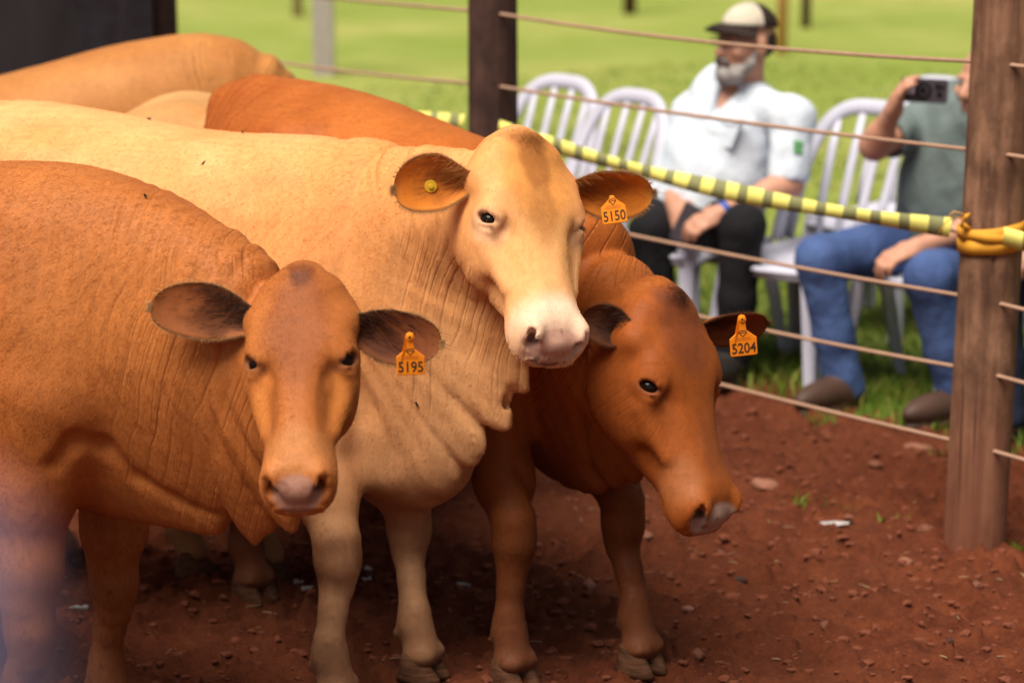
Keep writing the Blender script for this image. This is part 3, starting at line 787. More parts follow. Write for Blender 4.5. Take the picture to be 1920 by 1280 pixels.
def build_cow(label, wx, wy, theta, trunk, neck, head, fore, hind, coat, vox, sub, ears=None, group='young cattle standing in the dirt pen', girth=1.0, hs=1.0, detail=True, tail=None):
    f = np.array([math.cos(theta), -math.sin(theta), 0]); l = np.array([math.sin(theta), math.cos(theta), 0]); z3 = np.array([0, 0, 1.0])
    W0 = np.array([wx, wy, 0.0])
    Lc = lambda x, y, z: W0 + f * x + l * y + z3 * z
    root = empty('cow', (wx, wy, 0), label, 'cow', group)
    sdf = SDF()
    # ---- trunk and neck in one loft
    C, UP, Wd, HU, HD, TB = [], [], [], [], [], []
    for x, zt, zb, ww, tb in trunk:
        zc = zb + (zt - zb) * 0.52
        C.append(Lc(x, 0, zc)); UP.append(z3); Wd.append(ww); HU.append(zt - zc); HD.append(zc - zb); TB.append(tb)
    n_tr = len(C)
    for ni, (X, Y, zt, zb, ww, tb) in enumerate(neck):
        zc = zb + (zt - zb) * (0.54 + .03 * ni)
        C.append(np.array([X, Y, zc])); UP.append(z3); Wd.append(ww); HU.append(zt - zc); HD.append(zc - zb); TB.append(tb)
    if head:
        O = np.array(head['O']); Nn = np.array(head['N']); F = nrm(Nn - O); U = np.array(head['U'], float); U = nrm(U - (U @ F) * F); Sd = np.cross(U, F)
        hk = head.get('k', 1.0)
        wk = head.get('wk', 1.0); Hp = lambda s, y, u: O + (F * s + Sd * y * wk + U * u) * hk
        C.append(Hp(0.10, 0, -0.10)); UP.append(nrm(z3 * 0.5 + U * 0.0 - F * 0.5)); Wd.append(0.082 * hk); HU.append(0.095 * hk); HD.append(0.115 * hk); TB.append(0.3)
    sdf.tube(C, UP, Wd, HU, HD, TB, n=2.15, sub=4, k=0.02)
    spine = np.array(C)
    ax = np.array([f, l, z3])
    g = girth
    # shoulders, hips, thighs
    for sg in (1, -1):
        sdf.ell(Lc(0.0, sg * 0.125 * g, 0.76), ax, (0.14, 0.085, 0.22), 0.07)
        sdf.ell(Lc(trunk[2][0] + .05, sg * 0.135 * g, 0.84), ax, (0.18, 0.095, 0.25), 0.09)
        sdf.ell(Lc(trunk[2][0] + .19, sg * 0.165 * g, trunk[2][1] - 0.115), ax, (0.08, 0.05, 0.04), 0.10)
    # ---- legs
    axf = []
    hoofs = []
    def leg(points, radii, k=0.03):
        sdf.chain([np.asarray(p, float) for p in points], radii, k)
    for (fx, fy), sg, bend, tuck in fore:
        foot = np.array([fx, fy, 0.0]); top = Lc(0.05, sg * 0.115, 0.74)
        el = Lc(0.02, sg * 0.125, 0.57); el = el * 0.75 + (foot + z3 * 0.57) * 0.25
        kn = foot * 0.65 + el * 0.35; kn[2] = 0.305 * hs; kn = kn + f * bend
        fe = foot * .96 + kn * .04; fe[2] = 0.118; fe = fe - f * 0.016; co = foot + z3 * 0.062
        leg([top, el, el * 0.45 + kn * 0.55, kn + z3 * 0.05], [0.105, 0.076, 0.055, 0.045], 0.05)
        leg([kn + z3 * 0.05, kn, kn - z3 * 0.05], [0.044, 0.043, 0.036], 0.02)
        sdf.ell(kn + f * 0.016 + z3 * .005, ax, (0.030, 0.036, 0.045), 0.02)
        leg([kn - z3 * 0.04, kn * 0.5 + fe * 0.5, fe + z3 * 0.03], [0.0355, 0.0295, 0.030], 0.012)
        leg([kn * .7 + fe * .3 - f * .017, fe + z3 * .02 - f * .018], [0.013, 0.016], 0.012)     # tendon behind the cannon bone
        leg([fe + z3 * .03, fe, co], [0.031, 0.0365, 0.0385], 0.014)
        for s2 in (1, -1):
            sdf.ell(co + l * s2 * 0.024 + f * 0.004 - z3 * 0.004, ax, (0.037, 0.024, 0.020), 0.014)
            sdf.ell(fe - f * 0.034 + l * s2 * 0.018 - z3 * 0.022, ax, (0.010, 0.009, 0.014), 0.008)
        hoofs.append((foot, f))
    for (fx, fy), sg in hind:
        foot = np.array([fx, fy, 0.0]); hip = Lc(trunk[2][0] + .07, sg * 0.13, 0.80); st = Lc(trunk[2][0] + .27, sg * 0.15, 0.60)
        ho = foot + z3 * 0.43 - f * 0.10; fe = foot + z3 * 0.125 - f * 0.03; co = foot + z3 * 0.06
        leg([hip, st, ho + z3 * 0.03], [0.14, 0.095, 0.046], 0.06)
        leg([ho + z3 * 0.04 - f * 0.015, ho - z3 * 0.03], [0.040, 0.042], 0.03)
        leg([ho, fe + z3 * 0.02], [0.040, 0.031], 0.02)
        sdf.ell(fe, ax, (0.040, 0.040, 0.040), 0.02); leg([fe, co], [0.034, 0.040], 0.02)
        for s2 in (1, -1):
            sdf.ell(co + l * s2 * 0.024 - z3 * 0.004, ax, (0.040, 0.026, 0.022), 0.012)
        hoofs.append((foot, f))
    if tail:
        sdf.chain([Lc(*p) for p in tail], [0.035, 0.025, 0.02, 0.015][:len(tail)], 0.04)
    for kind, pts, rad, kk in (coat.get('extra') or []):
        pp = sdf.project(np.array(pts, np.float32), .2, 4)
        n_, _g = sdf.grad(pp)
        if kind == 'add': sdf.chain(pts, rad, kk); continue
        if kind == 'fold': sdf.chain(list(pp - n_ * rad * .55), [rad] * len(pts), kk)
        elif kind == 'cut': sdf.chain(list(pp + n_ * rad * .35), [rad] * len(pts), kk, 's')
    # ---- head
    eyes = []
    if head:
        hx = np.array([F, Sd, U])
        prof = head.get('prof') or [(-0.012, .050, -.035, -.12, .1, .3), (0.012, .068, -.006, -.145, .1, .3), (0.05, .086, .006, -.175, .1, .25), (0.10, .101, .011, -.195, .18, .22), (0.15, .105, .011, -.215, .28, .22), (0.20, .104, .006, -.228, .36, .25), (0.25, .099, -.002, -.228, .42, .34),
                (0.30, .089, -.008, -.205, .42, .42), (0.345, .077, -.012, -.174, .36, .36), (0.38, .070, -.014, -.152, .28, .22), (0.41, .070, -.013, -.140, .20, .12), (0.435, .072, -.018, -.134, .18, .10), (0.455, .070, -.034, -.128, .18, .10), (0.470, .064, -.058, -.120, .18, .1), (0.481, .054, -.076, -.112, .2, .1)]
        sdf.htube(O, F, Sd, U, [tuple(np.array(r_) * (hk, hk * wk, hk, hk, 1, 1)) for r_ in prof], 3.1, .04)
        E_ = lambda s, y, u, r, k=0.03, mode='u', axs=None: sdf.ell(Hp(s, y, u), hx if axs is None else axs, np.array(r) * hk, k * hk, mode)
        E_(0.012, 0, -0.028, (.034, .036, .034), .06)                      # poll
        for sg in (1, -1):
            E_(0.178, sg * .072, -.132, (.100, .032 + .012 * (wk > 1), .078), .05)            # jaw muscle
            E_(0.155, sg * .076, -.026, (.045, .026, .022), .05)           # brow
            E_(0.190, sg * .088, -.045, (.036, .018, .028), .03)            # eye bulge
            sdf.rc(Hp(.225, sg * .093, -.074), Hp(.33, sg * .068, -.070), .018 * hk, .012 * hk, .022)   # facial crest
            E_(0.262, sg * .080, -.022, (.035, .005, .007), .04, 's')      # hollow before the eye
            sdf.chain([Hp(.212, sg * .080, -.026), Hp(.245, sg * .068, -.012), Hp(.285, sg * .058, -.008)], [.004, .0035, .003], .02, 's')
            if coat.get('vein'): sdf.chain([Hp(.285, sg * .080, -.050), Hp(.315, sg * .074, -.056), Hp(.335, sg * .070, -.072)], [.004, .005, .003], .012)
            E_(0.345, sg * .080, -.112, (.045, .012, .022), .03, 's')       # hollow of the cheek
            E_(0.442, sg * .048, -.048, (.032, .024, .034), .018)            # nostril wing
            E_(0.415, sg * .050, -.088, (.050, .022, .028), .03)            # upper lip
            if ears:
                for e in ears:
                    if e['side'] == sg:
                        Bp = Hp(e.get('s', .085), sg * e.get('y', .100), e.get('u', -.045))
                        sdf.rc(Hp(.095, sg * .078, -.065), Bp - nrm(e['E']) * .012, .034 * hk, .015 * hk, .035)
                        sdf.rc(Hp(.045, sg * .055, -.045), Hp(.082, sg * .092, -.055), .034 * hk, .020 * hk, .04)
        E_(0.458, 0, -.066, (.026, .046, .036), .02)                        # muzzle pad
        E_(0.428, 0, -.124, (.044, .046, .018), .02)                        # chin
        Nz = nrm(F * .82 + U * .57); Nt = np.cross(Sd, Nz)                  # plane of the nose pad
        for sg in (1, -1):
            # nostril: a comma from the outer top to the inner bottom, opening forward
            pa, pb, pc = Hp(.452, sg * .056, -.030), Hp(.467, sg * .050, -.050), Hp(.478, sg * .036, -.068)
            sdf.chain([pa - Nz * .001, pb, pc + Nz * .004], [.0100 * hk, .0135 * hk, .0080 * hk], .007, 's')
            sdf.rc(Hp(.468, sg * .050, -.049), Hp(.435, sg * .042, -.054), .0105 * hk, .009 * hk, .004, 's')
            sdf.rc(Hp(.34, sg * .072, -.118), Hp(.40, sg * .068, -.114), .0030, .0035, .006, 's')
            sdf.rc(Hp(.40, sg * .068, -.114), Hp(.455, sg * .050, -.108), .0035, .004, .006, 's')
            sdf.rc(Hp(.455, sg * .050, -.108), Hp(.478, 0, -.106), .004, .003, .006, 's')
            # eye: almond opening with lids, ball inside
            ec = Hp(.190, sg * .0905, -.044)
            out = nrm(Sd * sg * .80 + U * .59 + F * .04); along = nrm(F * .62 - Sd * sg * .35 + U * .62); along = nrm(along - (along @ out) * out); acr = np.cross(out, along)
            eo = ec + out * .004 * hk
            sdf.ell(eo, np.array([out, along, acr]), np.array((.0125, .028, .021)) * hk, .018)      # lid swelling
            sdf.ell(eo + out * .020 * hk, np.array([out, along, acr]), np.array((.030, .0205, head.get('lid', .0106))) * hk, .004, 's')
            sdf.rc(eo + along * .020 * hk + out * .016 * hk, eo + along * .044 * hk + out * .006, .0045, .0025, .006, 's')     # tear groove
            sdf.rc(eo - along * .012 * hk - acr * .022 * hk * (1 if acr @ F < 0 else -1) + out * .018, eo + along * .022 * hk - acr * .018 * hk * (1 if acr @ F < 0 else -1) + out * .014, .003, .003, .005, 's')  # lid crease
            eyes.append((eo - out * .0062 * hk, out, along, acr))
    V, Q = sdf.mesh(vox, sub)
    Nn_ = vnormals(V, Q)
    if (Nn_ * (sdf.grad(V[:400])[0] if len(V) > 400 else Nn_)[:, :][:1]).sum() < 0 and False: Q = Q[:, ::-1]
    gtest = sdf.grad(V[:500])[0]
    if (gtest * Nn_[:500]).sum() < 0: Q = Q[:, ::-1]; Nn_ = -Nn_
    # ---- fold coordinate along the neck; larger folds are real relief
    i0 = max(0, n_tr - 2)
    line = spine[i0:]
    t_best = np.full(len(V), 9.0, np.float32); fold = np.zeros(len(V), np.float32); acc = 0.0
    for i in range(len(line) - 1):
        a = line[i]; ab = line[i + 1] - a; L = np.linalg.norm(ab); t = (V - a) @ ab / (L * L); tc = np.clip(t, 0, 1)
        d = np.linalg.norm(V - (a + tc[:, None] * ab), axis=1); m = d < t_best
        t_best[m] = d[m]; fold[m] = acc + (np.clip(t, -0.6 if i == 0 else 0, 1.0)[m]) * L; acc += L
    Ltot = acc
    ft = fold / Ltot
    if 'foldlin' in coat:
        fold = V[:, 0] - (V[:, 2] - .9) * coat['foldlin'] - fold.min() * 0
        fold = fold - fold.min()
    fm = sstep(coat.get('f0', 0.05), coat.get('f0', 0.05) + 0.25, ft) * (1 - sstep(0.93, 1.06, ft))
    if not head: O = F = U = None; hk = 1
    if head:
        q = (V - O); hs_ = (q @ F) / hk; hy = (q @ Sd) / (hk * wk); hu = (q @ U) / hk
        inhead = sstep(-.02, .03, hs_) * (1 - sstep(0.16, 0.22, -hu)) * (np.abs(hy) < .2)
        back = sstep(0.02, 0.10, -hu - 0.06 + 0.0 * hs_)
        fm = fm * (1 - sstep(-.13, -.02, hu - 0.15 * (hs_ < 0)) * (hs_ > -.05))
    else:
        inhead = np.zeros(len(V), np.float32)
    if 'foldmask' in coat: fm = fm * coat['foldmask'](V)
    if sub and coat.get('reliefs', True):
        wv = fold + fbm(V, 4.0, 5, 2) * 0.022
        rel = np.zeros(len(V), np.float32); r2 = np.random.default_rng(coat.get('seed', 1))
        x = 0.02
        while x < fold.max():
            d = (wv - x) / 0.008
            rel -= np.exp(-d * d) * r2.uniform(.3, 1.0) * np.maximum(coat.get('cont', 0), sstep(-0.25, 0.25, vnoise(V * np.array([1, 1, .6]), 5.0, int(x * 1000)) + 0.15))
            x += r2.uniform(0.025, 0.06)
        V = V + Nn_ * (rel * fm * coat.get('relief', 0.0045))[:, None]
        # loose skin of brisket and dewlap: hanging vertical pleats
        az = (V - W0) @ l; ah = (V - W0) @ f
        low = (1 - sstep(0.45, 0.75, V[:, 2])) * sstep(0.30, 0.42, V[:, 2]) * sstep(-0.05, 0.15, ah) * (1 - inhead)
        pl = fbm(V * np.array([1, 1, 0.3]), 10, 9, 2)
        V = V + Nn_ * (pl * 0.0045 * low)[:, None]
    if sub:
        V = V + Nn_ * (fbm(V, 8, 3, 2) * 0.0030 * (1 - inhead) + fbm(V, 26, 4, 2) * 0.0011 * (1 - inhead * 0.5))[:, None]
    V = V * inhead[:, None] + smooth_np(V, Q, 4, 0.5) * (1 - inhead[:, None]) if sub else smooth_np(V, Q, 3, 0.5)
    if sub:
        lg = (1 - sstep(.38, .55, V[:, 2]))[:, None] * (1 - np.clip(inhead, 0, 1))[:, None]; V = V * (1 - lg) + smooth_np(V, Q, 10, .5) * lg
    # ---- coat pigment and some painted shade
    c0 = np.array(coat['base']); colr = np.tile(c0, (len(V), 1))
    nz = fbm(V, 3.2, 21, 3)[:, None]; nz2 = fbm(V, 9, 31, 3)[:, None]
    var = np.array(coat['alt'])
    colr = colr + (var - c0) * np.clip(0.5 + nz * 1.1 + nz2 * 0.5, 0, 1)
    def blend(mask, c): 
        nonlocal colr
        mm = np.clip(mask, 0, 1)[:, None]; colr = colr * (1 - mm) + np.array(c) * mm
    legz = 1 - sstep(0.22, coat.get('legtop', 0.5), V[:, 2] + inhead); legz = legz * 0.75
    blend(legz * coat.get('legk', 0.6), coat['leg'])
    blend((1 - sstep(0.05, 0.22, V[:, 2] + nz[:, 0] * 0.05)) * 0.5, (0.20, 0.075, 0.035))          # red dirt on the pasterns
    kneem = np.exp(-((V[:, 2] - 0.30) / 0.05) ** 2) * sstep(-.2, .5, nz2[:, 0] + .1)
    blend(kneem * coat.get('knee', 0.3), (0.16, 0.05, 0.018))
    wet = np.zeros(len(V), np.float32)
    if head:
        hd_m = sstep(-.03, .03, hs_) * (np.abs(hy) < .16) * (hu > -.27)
        if 'head' in coat: blend(hd_m * (1 - sstep(.02, .1, -hu - .17)), coat['head'])
        for (s0, y0, u0, rs, ry, ru, cc, amt) in coat['patches']:
            d = np.sqrt(((hs_ - s0) / rs) ** 2 + ((np.abs(hy) - y0) / ry) ** 2 + ((hu - u0) / ru) ** 2) + nz2[:, 0] * 0.22
            blend((1 - sstep(.55, 1.05, d)) * amt * hd_m, cc)
        nose = np.sqrt(((hs_ - .468) / .040) ** 2 + (hy / .060) ** 2 + ((hu + .056) / .054) ** 2) + nz2[:, 0] * .10
        nm = 1 - sstep(.78, 1.02, nose)
        spots = sstep(.22, .42, vnoise(V, 130, 77) * 0.6 + vnoise(V, 45, 78) * 0.6)
        blend(nm, coat['nose']); blend(nm * spots * coat.get('spots', 0.6), coat['spot'])
        wet = nm
        for (ec, out, along, acr) in eyes:
            d = V - ec; r_ = np.sqrt(((d @ along) / .030) ** 2 + ((d @ acr) / .021) ** 2 + ((d @ out) / .03) ** 2)
            blend((1 - sstep(.75, 1.25, r_)) * coat.get('lidk', .7), coat['lid'])
        for sg in (1, -1):                                               # dark inside of the nostrils
            d = np.sqrt(((hs_ - .455) / .020) ** 2 + ((hy - sg * .046) / .016) ** 2 + ((hu + .050) / .018) ** 2)
            blend((1 - sstep(.5, 1.0, d)) * .85, (0.035, 0.014, 0.010))
    me = mesh_np('body', V - W0, Q, [M_COAT])
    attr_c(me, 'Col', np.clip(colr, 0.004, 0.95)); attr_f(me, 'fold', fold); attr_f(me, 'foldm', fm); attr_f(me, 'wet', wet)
    link_mesh('body', me, root)
    if coat.get('fur'):
        Nf = vnormals(V, Q); vis = ((np.array([0, 0, 1.75]) - V) * Nf).sum(1) > -.35 * np.linalg.norm(V - np.array([0, 0, 1.75]), axis=1)
        vis &= (wet < .25) & (V[:, 2] > .07)
        for (ec, out, along, acr) in eyes: vis &= np.linalg.norm(V - ec, axis=1) > .0245
        vis &= (np.abs((V[:, 0]) / np.maximum(V[:, 1], 1)) < .27)
        fur(V, Nf, np.nonzero(vis)[0], colr, coat['fur'], lambda P: -f * (.9 * sstep(.35, .7, P[:, 2]) + .1)[:, None] - z3 * .75, (O, F, U, hk), W0, root, inhead)
    # ---- eyes
    for (ec, out, along, acr) in eyes:
        mb = MB(); rings = 10; seg = 16; r_ = .0205 * hk; Vv = [ec + out * r_]; Ff = []
        for i in range(1, rings):
            a = math.pi * i / rings
            for k in range(seg):
                b = 2 * math.pi * k / seg
                Vv.append(ec + r_ * (math.cos(a) * out + math.sin(a) * (1.06 * math.cos(b) * along + math.sin(b) * acr)))
        Vv.append(ec - out * r_)
        for k in range(seg): Ff.append([0, 1 + k, 1 + (k + 1) % seg])
        for i in range(rings - 2):
            for k in range(seg): Ff.append([1 + i * seg + k, 1 + (i + 1) * seg + k, 1 + (i + 1) * seg + (k + 1) % seg, 1 + i * seg + (k + 1) % seg])
        nb = 1 + (rings - 2) * seg
        for k in range(seg): Ff.append([len(Vv) - 1, nb + (k + 1) % seg, nb + k])
        mb.add(np.array(Vv) - W0, Ff); mb.build('eye', M_EYE, root, True)
        # upper lashes
        n_l = 26; tt = np.linspace(-1, 1, n_l)
        sgn = 1 if (acr @ F) < 0 else -1
        rt = [ec + along * (.019 * t * hk) + acr * sgn * (.0115 * (1 - t * t * .8)) * hk + out * (.0185 - .004 * t * t) * hk for t in tt]
        dr = [out * .75 + acr * sgn * .6 + along * (t * .35) + rng.normal(0, .12, 3) for t in tt]
        strands(np.array(rt) - W0, dr, rng.uniform(.010, .019, n_l), .0006, coat['m_dark'], 'eyelash', root)
    # ---- hooves
    for foot, ff in hoofs:
        mb = MB(); 
        for s2 in (1, -1): claw(mb, foot - W0, ff, s2, 1.0)
        mb.build('hoof', M_HOOF, root, True)
    # ---- ears
    for e in (ears or []):
        Bp = Hp(e.get('s', .085), e['side'] * e.get('y', .100), e.get('u', -.045))
        V, Fq, par, E, N, Wv = leaf_ear(Bp + nrm(e['E']) * e.get('off', -.010), e['E'], e['N'], e['L'], e['W'], e.get('cup', .03), tipcurl=e.get('curl', 0.0))
        cc = np.tile(np.array(e.get('outer', coat['ear_out'])), (len(V), 1))
        inn = (par[:, 2] == 0)
        ci = np.array(e.get('inner', coat['ear_in'])); dk = np.array(e.get('dark', coat['ear_dark']))
        nz_ = fbm(V, 40, 5, 3)
        mm = sstep(.35, .75, 1 - np.abs(par[:, 0] - .42) * 1.3 - np.abs(par[:, 1] + e.get('dkv', .35)) * .6 + nz_ * .25)
        rim = sstep(.72, 1.0, np.maximum(np.abs(par[:, 1]), (par[:, 0] - .5) * 2))
        mm = mm * .75; cin = ci * (1 - mm[:, None]) + dk * mm[:, None]
        cin = cin * (1 - rim[:, None] * .6) + np.array(e.get('rim', coat['ear_out'])) * rim[:, None] * .6
        cc[inn] = cin[inn]
        eo = empty_less = None
        me = mesh_np('ear', V - W0, Fq, [M_EAR])
        attr_c(me, 'Col', np.clip(cc * (1 + nz_[:, None] * .2), .003, .95)); attr_f(me, 'fold', np.zeros(len(V))); attr_f(me, 'foldm', np.zeros(len(V))); attr_f(me, 'wet', np.zeros(len(V)))
        eo = link_mesh('ear', me, root)
        # hair: fringe along the rim and tufts inside the cup
        ins = np.nonzero(inn)[0]
        rim_i = ins[(np.abs(par[ins, 1]) > .98) | (par[ins, 0] > .97)]
        pick = rng.choice(rim_i, 8 * e.get('fringe', 260)); 
        vv = np.sign(par[pick, 1])[:, None] * (np.abs(par[pick, 1]) > .5)[:, None]
        dr = Wv * vv * .8 + E * (.25 + par[pick, 0:1] * .6) + N * .15 + rng.normal(0, .38, (len(pick), 3))
        strands(V[pick] - W0 + E * rng.uniform(-.0035, .0035, (len(pick), 1)) - Wv * vv * .002 + rng.normal(0, .0008, (len(pick), 3)), dr, rng.uniform(.003, .013, len(pick)), .00011, e.get('m_rim', coat['m_light']), 'ear_fringe', eo)
        up_ = 1 if Wv[2] > 0 else -1                                       # which rim is the upper one
        wgt = np.clip(1 - par[ins, 0] * 1.35, 0.02, 1) * np.clip(.5 + up_ * par[ins, 1] * .7, .04, 1)
        pick = rng.choice(ins, e.get('tuft', 520), p=wgt / wgt.sum())
        dr = E * 1.0 - Wv * up_ * rng.uniform(-.1, .75, (len(pick), 1)) + N * rng.uniform(.05, .35, (len(pick), 1)) + rng.normal(0, .10, (len(pick), 3))
        strands(V[pick] - W0 + rng.normal(0, .0012, (len(pick), 3)), dr, rng.uniform(.014, .045, len(pick)), .00032, e.get('m_tuft', coat.get('m_tuft', coat['m_dark'])), 'ear_tuft', eo, bend=N * rng.uniform(-.012, .0, (len(pick), 1)))
        if e.get('button') is not None:
            ib = np.argmin(np.abs(par[:, 0] - e['button'][0]) + np.abs(par[:, 1] - e['button'][1]) + par[:, 2] * 9); bc = V[ib] - W0; mb = MB()
            mb.tube([bc - N * .004, bc + N * .001, bc + N * .0045, bc + N * .005], [.012, .0125, .012, .009], 18, 0, up=E); mb.tube([bc + N * .005, bc + N * .0085, bc + N * .009], [.0055, .005, .003], 12, 0, up=E)
            bt_ = mb.build('ear_button', M_TAGY, eo); bt_['label'] = 'round yellow button tag in the ear'
        if e.get('tag'):
            make_tag(eo, e['tag'], W0)
    # ---- poll whorl and muzzle whiskers
    if head and detail and coat.get('poll_n', 1):
        n_h = 2 * coat.get('poll_n', 500); a = rng.normal(0, .45, (n_h, 2))
        cand = np.array([Hp(.012 + .035 * x, y * .030, .02) for x, y in a])
        cand = sdf.project(cand.astype(np.float32), .08, 3); nn = sdf.grad(cand)[0]
        dr = F * .8 + nn * .22 + Sd * a[:, 1:2] * .5 + rng.normal(0, .3, (n_h, 3))
        strands(cand - W0 - nn * .001, dr, rng.uniform(.005, .012, n_h), .00022, coat['m_poll'], 'poll_hair', root)
    if head and detail:
        n_w = 60; a = rng.uniform(-1, 1, (n_w, 2))
        cand = np.array([Hp(.40 + .05 * x, .06 * y, -.15) for x, y in a]); cand = sdf.project(cand.astype(np.float32), .06, 3); nn = sdf.grad(cand)[0]
        strands(cand - W0, nn + F * .5 + rng.normal(0, .25, (n_w, 3)), rng.uniform(.010, .028, n_w), .0004, coat['m_light'], 'chin_whisker', root)
    return root, sdf

def make_tag(ear, t, W0):
    """plastic ear tag: neck with button, shield plate, printed number"""
    mb = MB()
    X = nrm(t['X']); Yv = np.asarray(t['Y'], float); Yv = nrm(Yv - (Yv @ X) * X); Nv = np.cross(X, Yv); C = np.asarray(t['C'], float) - W0; k = t.get('k', 1.0)
    outl = [(-.0245, -.024), (.0245, -.024), (.0268, -.0215), (.0268, .012), (.0075, .0285), (.0062, .045), (.0085, .052), (.0062, .059), (0, .0615), (-.0062, .059), (-.0085, .052), (-.0062, .045), (-.0075, .0285), (-.0268, .012), (-.0268, -.0215)]
    if t.get('buried'): outl = [(x, min(y, .036)) for x, y in outl]; outl = outl[:5] + [(.004, .036), (-.004, .036)] + outl[-3:]
    n = len(outl)
    ring = lambda sc, off: [C + k * (X * x * sc + Yv * ((y - .01) * sc + .01)) + Nv * off for x, y in outl]
    V = ring(.96, .0016) + ring(1, .0008) + ring(1, -.0012)
    F = [list(range(n))] + [[n + i, n + (i + 1) % n, (i + 1) % n, i] for i in range(n)] + [[2 * n + i, 2 * n + (i + 1) % n, n + (i + 1) % n, n + i] for i in range(n)] + [[2 * n + i for i in range(n)][::-1]]
    mb.add(V, F, 0)
    bt = C + k * Yv * .0525
    if not t.get('buried'): mb.tube([bt + Nv * .001, bt + Nv * .0045, bt + Nv * .0052], [.0062, .0060, .004], 14, 0, up=Yv)
    if not t.get('buried'): mb.tube([bt + Nv * .0050, bt + Nv * .0056], [.0028, .0022], 10, 1, up=Yv)
    text_mesh(t['text'], .030 * k, 1, mb, C - Yv * .0085 * k, X, Yv, .0021, .0004)
    # small diamond emblem and two rows of fine print
    ce = C + Yv * .022 * k
    dm = [(-.008, .003), (-.005, .0065), (.005, .0065), (.008, .003), (0, -.006)]
    for i in range(5):
        a = dm[i]; b = dm[(i + 1) % 5]
        pa = ce + k * (X * a[0] + Yv * a[1]) + Nv * .002; pb = ce + k * (X * b[0] + Yv * b[1]) + Nv * .002
        mb.tube([pa, pb], .0007, 4, 1, up=Nv, squash=.3)
    mb.tube([ce + k * (X * -.006 + Yv * .0025) + Nv * .002, ce + k * (X * .006 + Yv * .0025) + Nv * .002], .0006, 4, 1, up=Nv, squash=.3)
    for yy, wd in ((.0135, .015), (.0095, .017)):
        for q in range(7):
            x0 = -wd + q * wd * 2 / 7
            mb.tube([C + k * (X * x0 + Yv * yy) + Nv * .0020, C + k * (X * (x0 + wd * .2) + Yv * yy) + Nv * .0020], .0007, 4, 2, up=Nv, squash=.3)
    o = mb.build('ear_tag', [M_TAG, M_INK, M_TAGP], ear)
    o['label'] = 'orange plastic ear tag printed ' + t['text']
M_TAGP = simple('tag_faint_print', (0.45, 0.10, 0.012), 0.6, 0.1, 50, 0.0)
BROWN_DK = hair_mat('dark_brown_hair', (0.045, 0.014, 0.006))
BROWN_MD = hair_mat('brown_hair', (0.17, 0.06, 0.02))
TAN_HAIR = hair_mat('tan_hair', (0.50, 0.27, 0.11))
RED_HAIR = hair_mat('red_brown_hair', (0.10, 0.03, 0.012))

def trunk_nodes(top=(1.02, 1.10, 1.14, 1.13, 1.12, 1.15, 1.14), bot=(.78, .66, .58, .52, .50, .51, .50), xs=(-1.12, -1.02, -.85, -.6, -.3, -.08, .1), wd=(.10, .17, .22, .245, .25, .225, .19), k=1.0):
    tb = (.1, .15, .2, .2, .2, .25, .35)
    return [(x * k, t, b, w_, q) for x, t, b, w_, q in zip(xs, top, bot, wd, tb)]

coatA = dict(fur=300000, base=(.46, .152, .038), alt=(.35, .100, .022), extra=[('cut', [(-0.7937, 4.0, 0.6243), (-0.7656, 4.02, 0.6648), (-0.7258, 4.06, 0.6441), (-0.686, 4.1, 0.5962), (-0.6095, 4.1, 0.5711), (-0.5401, 4.08, 0.5418)], .006, .03)], leg=(.19, .062, .022), legk=1.1, legtop=.72, seed=3, relief=.0030, foldlin=.30, foldmask=lambda V: sstep(-.80, -.62, V[:, 0]) * (.35 + .65 * sstep(.6, .85, V[:, 2])), f0=-.05,
    nose=(.34, .165, .115), spot=(.09, .035, .025), spots=.35, lid=(.10, .04, .025), knee=.25,
    patches=[(.13, 0, .02, .16, .085, .08, (.26, .072, .020), .75), (.27, .082, -.07, .09, .030, .06, (.50, .175, .032), .4), (.30, .050, -.02, .07, .016, .03, (.22, .06, .012), .5), (.40, 0, -.02, .07, .09, .10, (.46, .19, .065), .6), (.20, .10, -.14, .10, .05, .09, (.46, .15, .028), .5), (.012, 0, .0, .050, .034, .10, (.115, .030, .013), .85)],
    ear_out=(.34, .11, .03), ear_in=(.30, .10, .04), ear_dark=(.06, .02, .009), m_dark=BROWN_DK, m_light=TAN_HAIR, m_poll=RED_HAIR, poll_n=0)
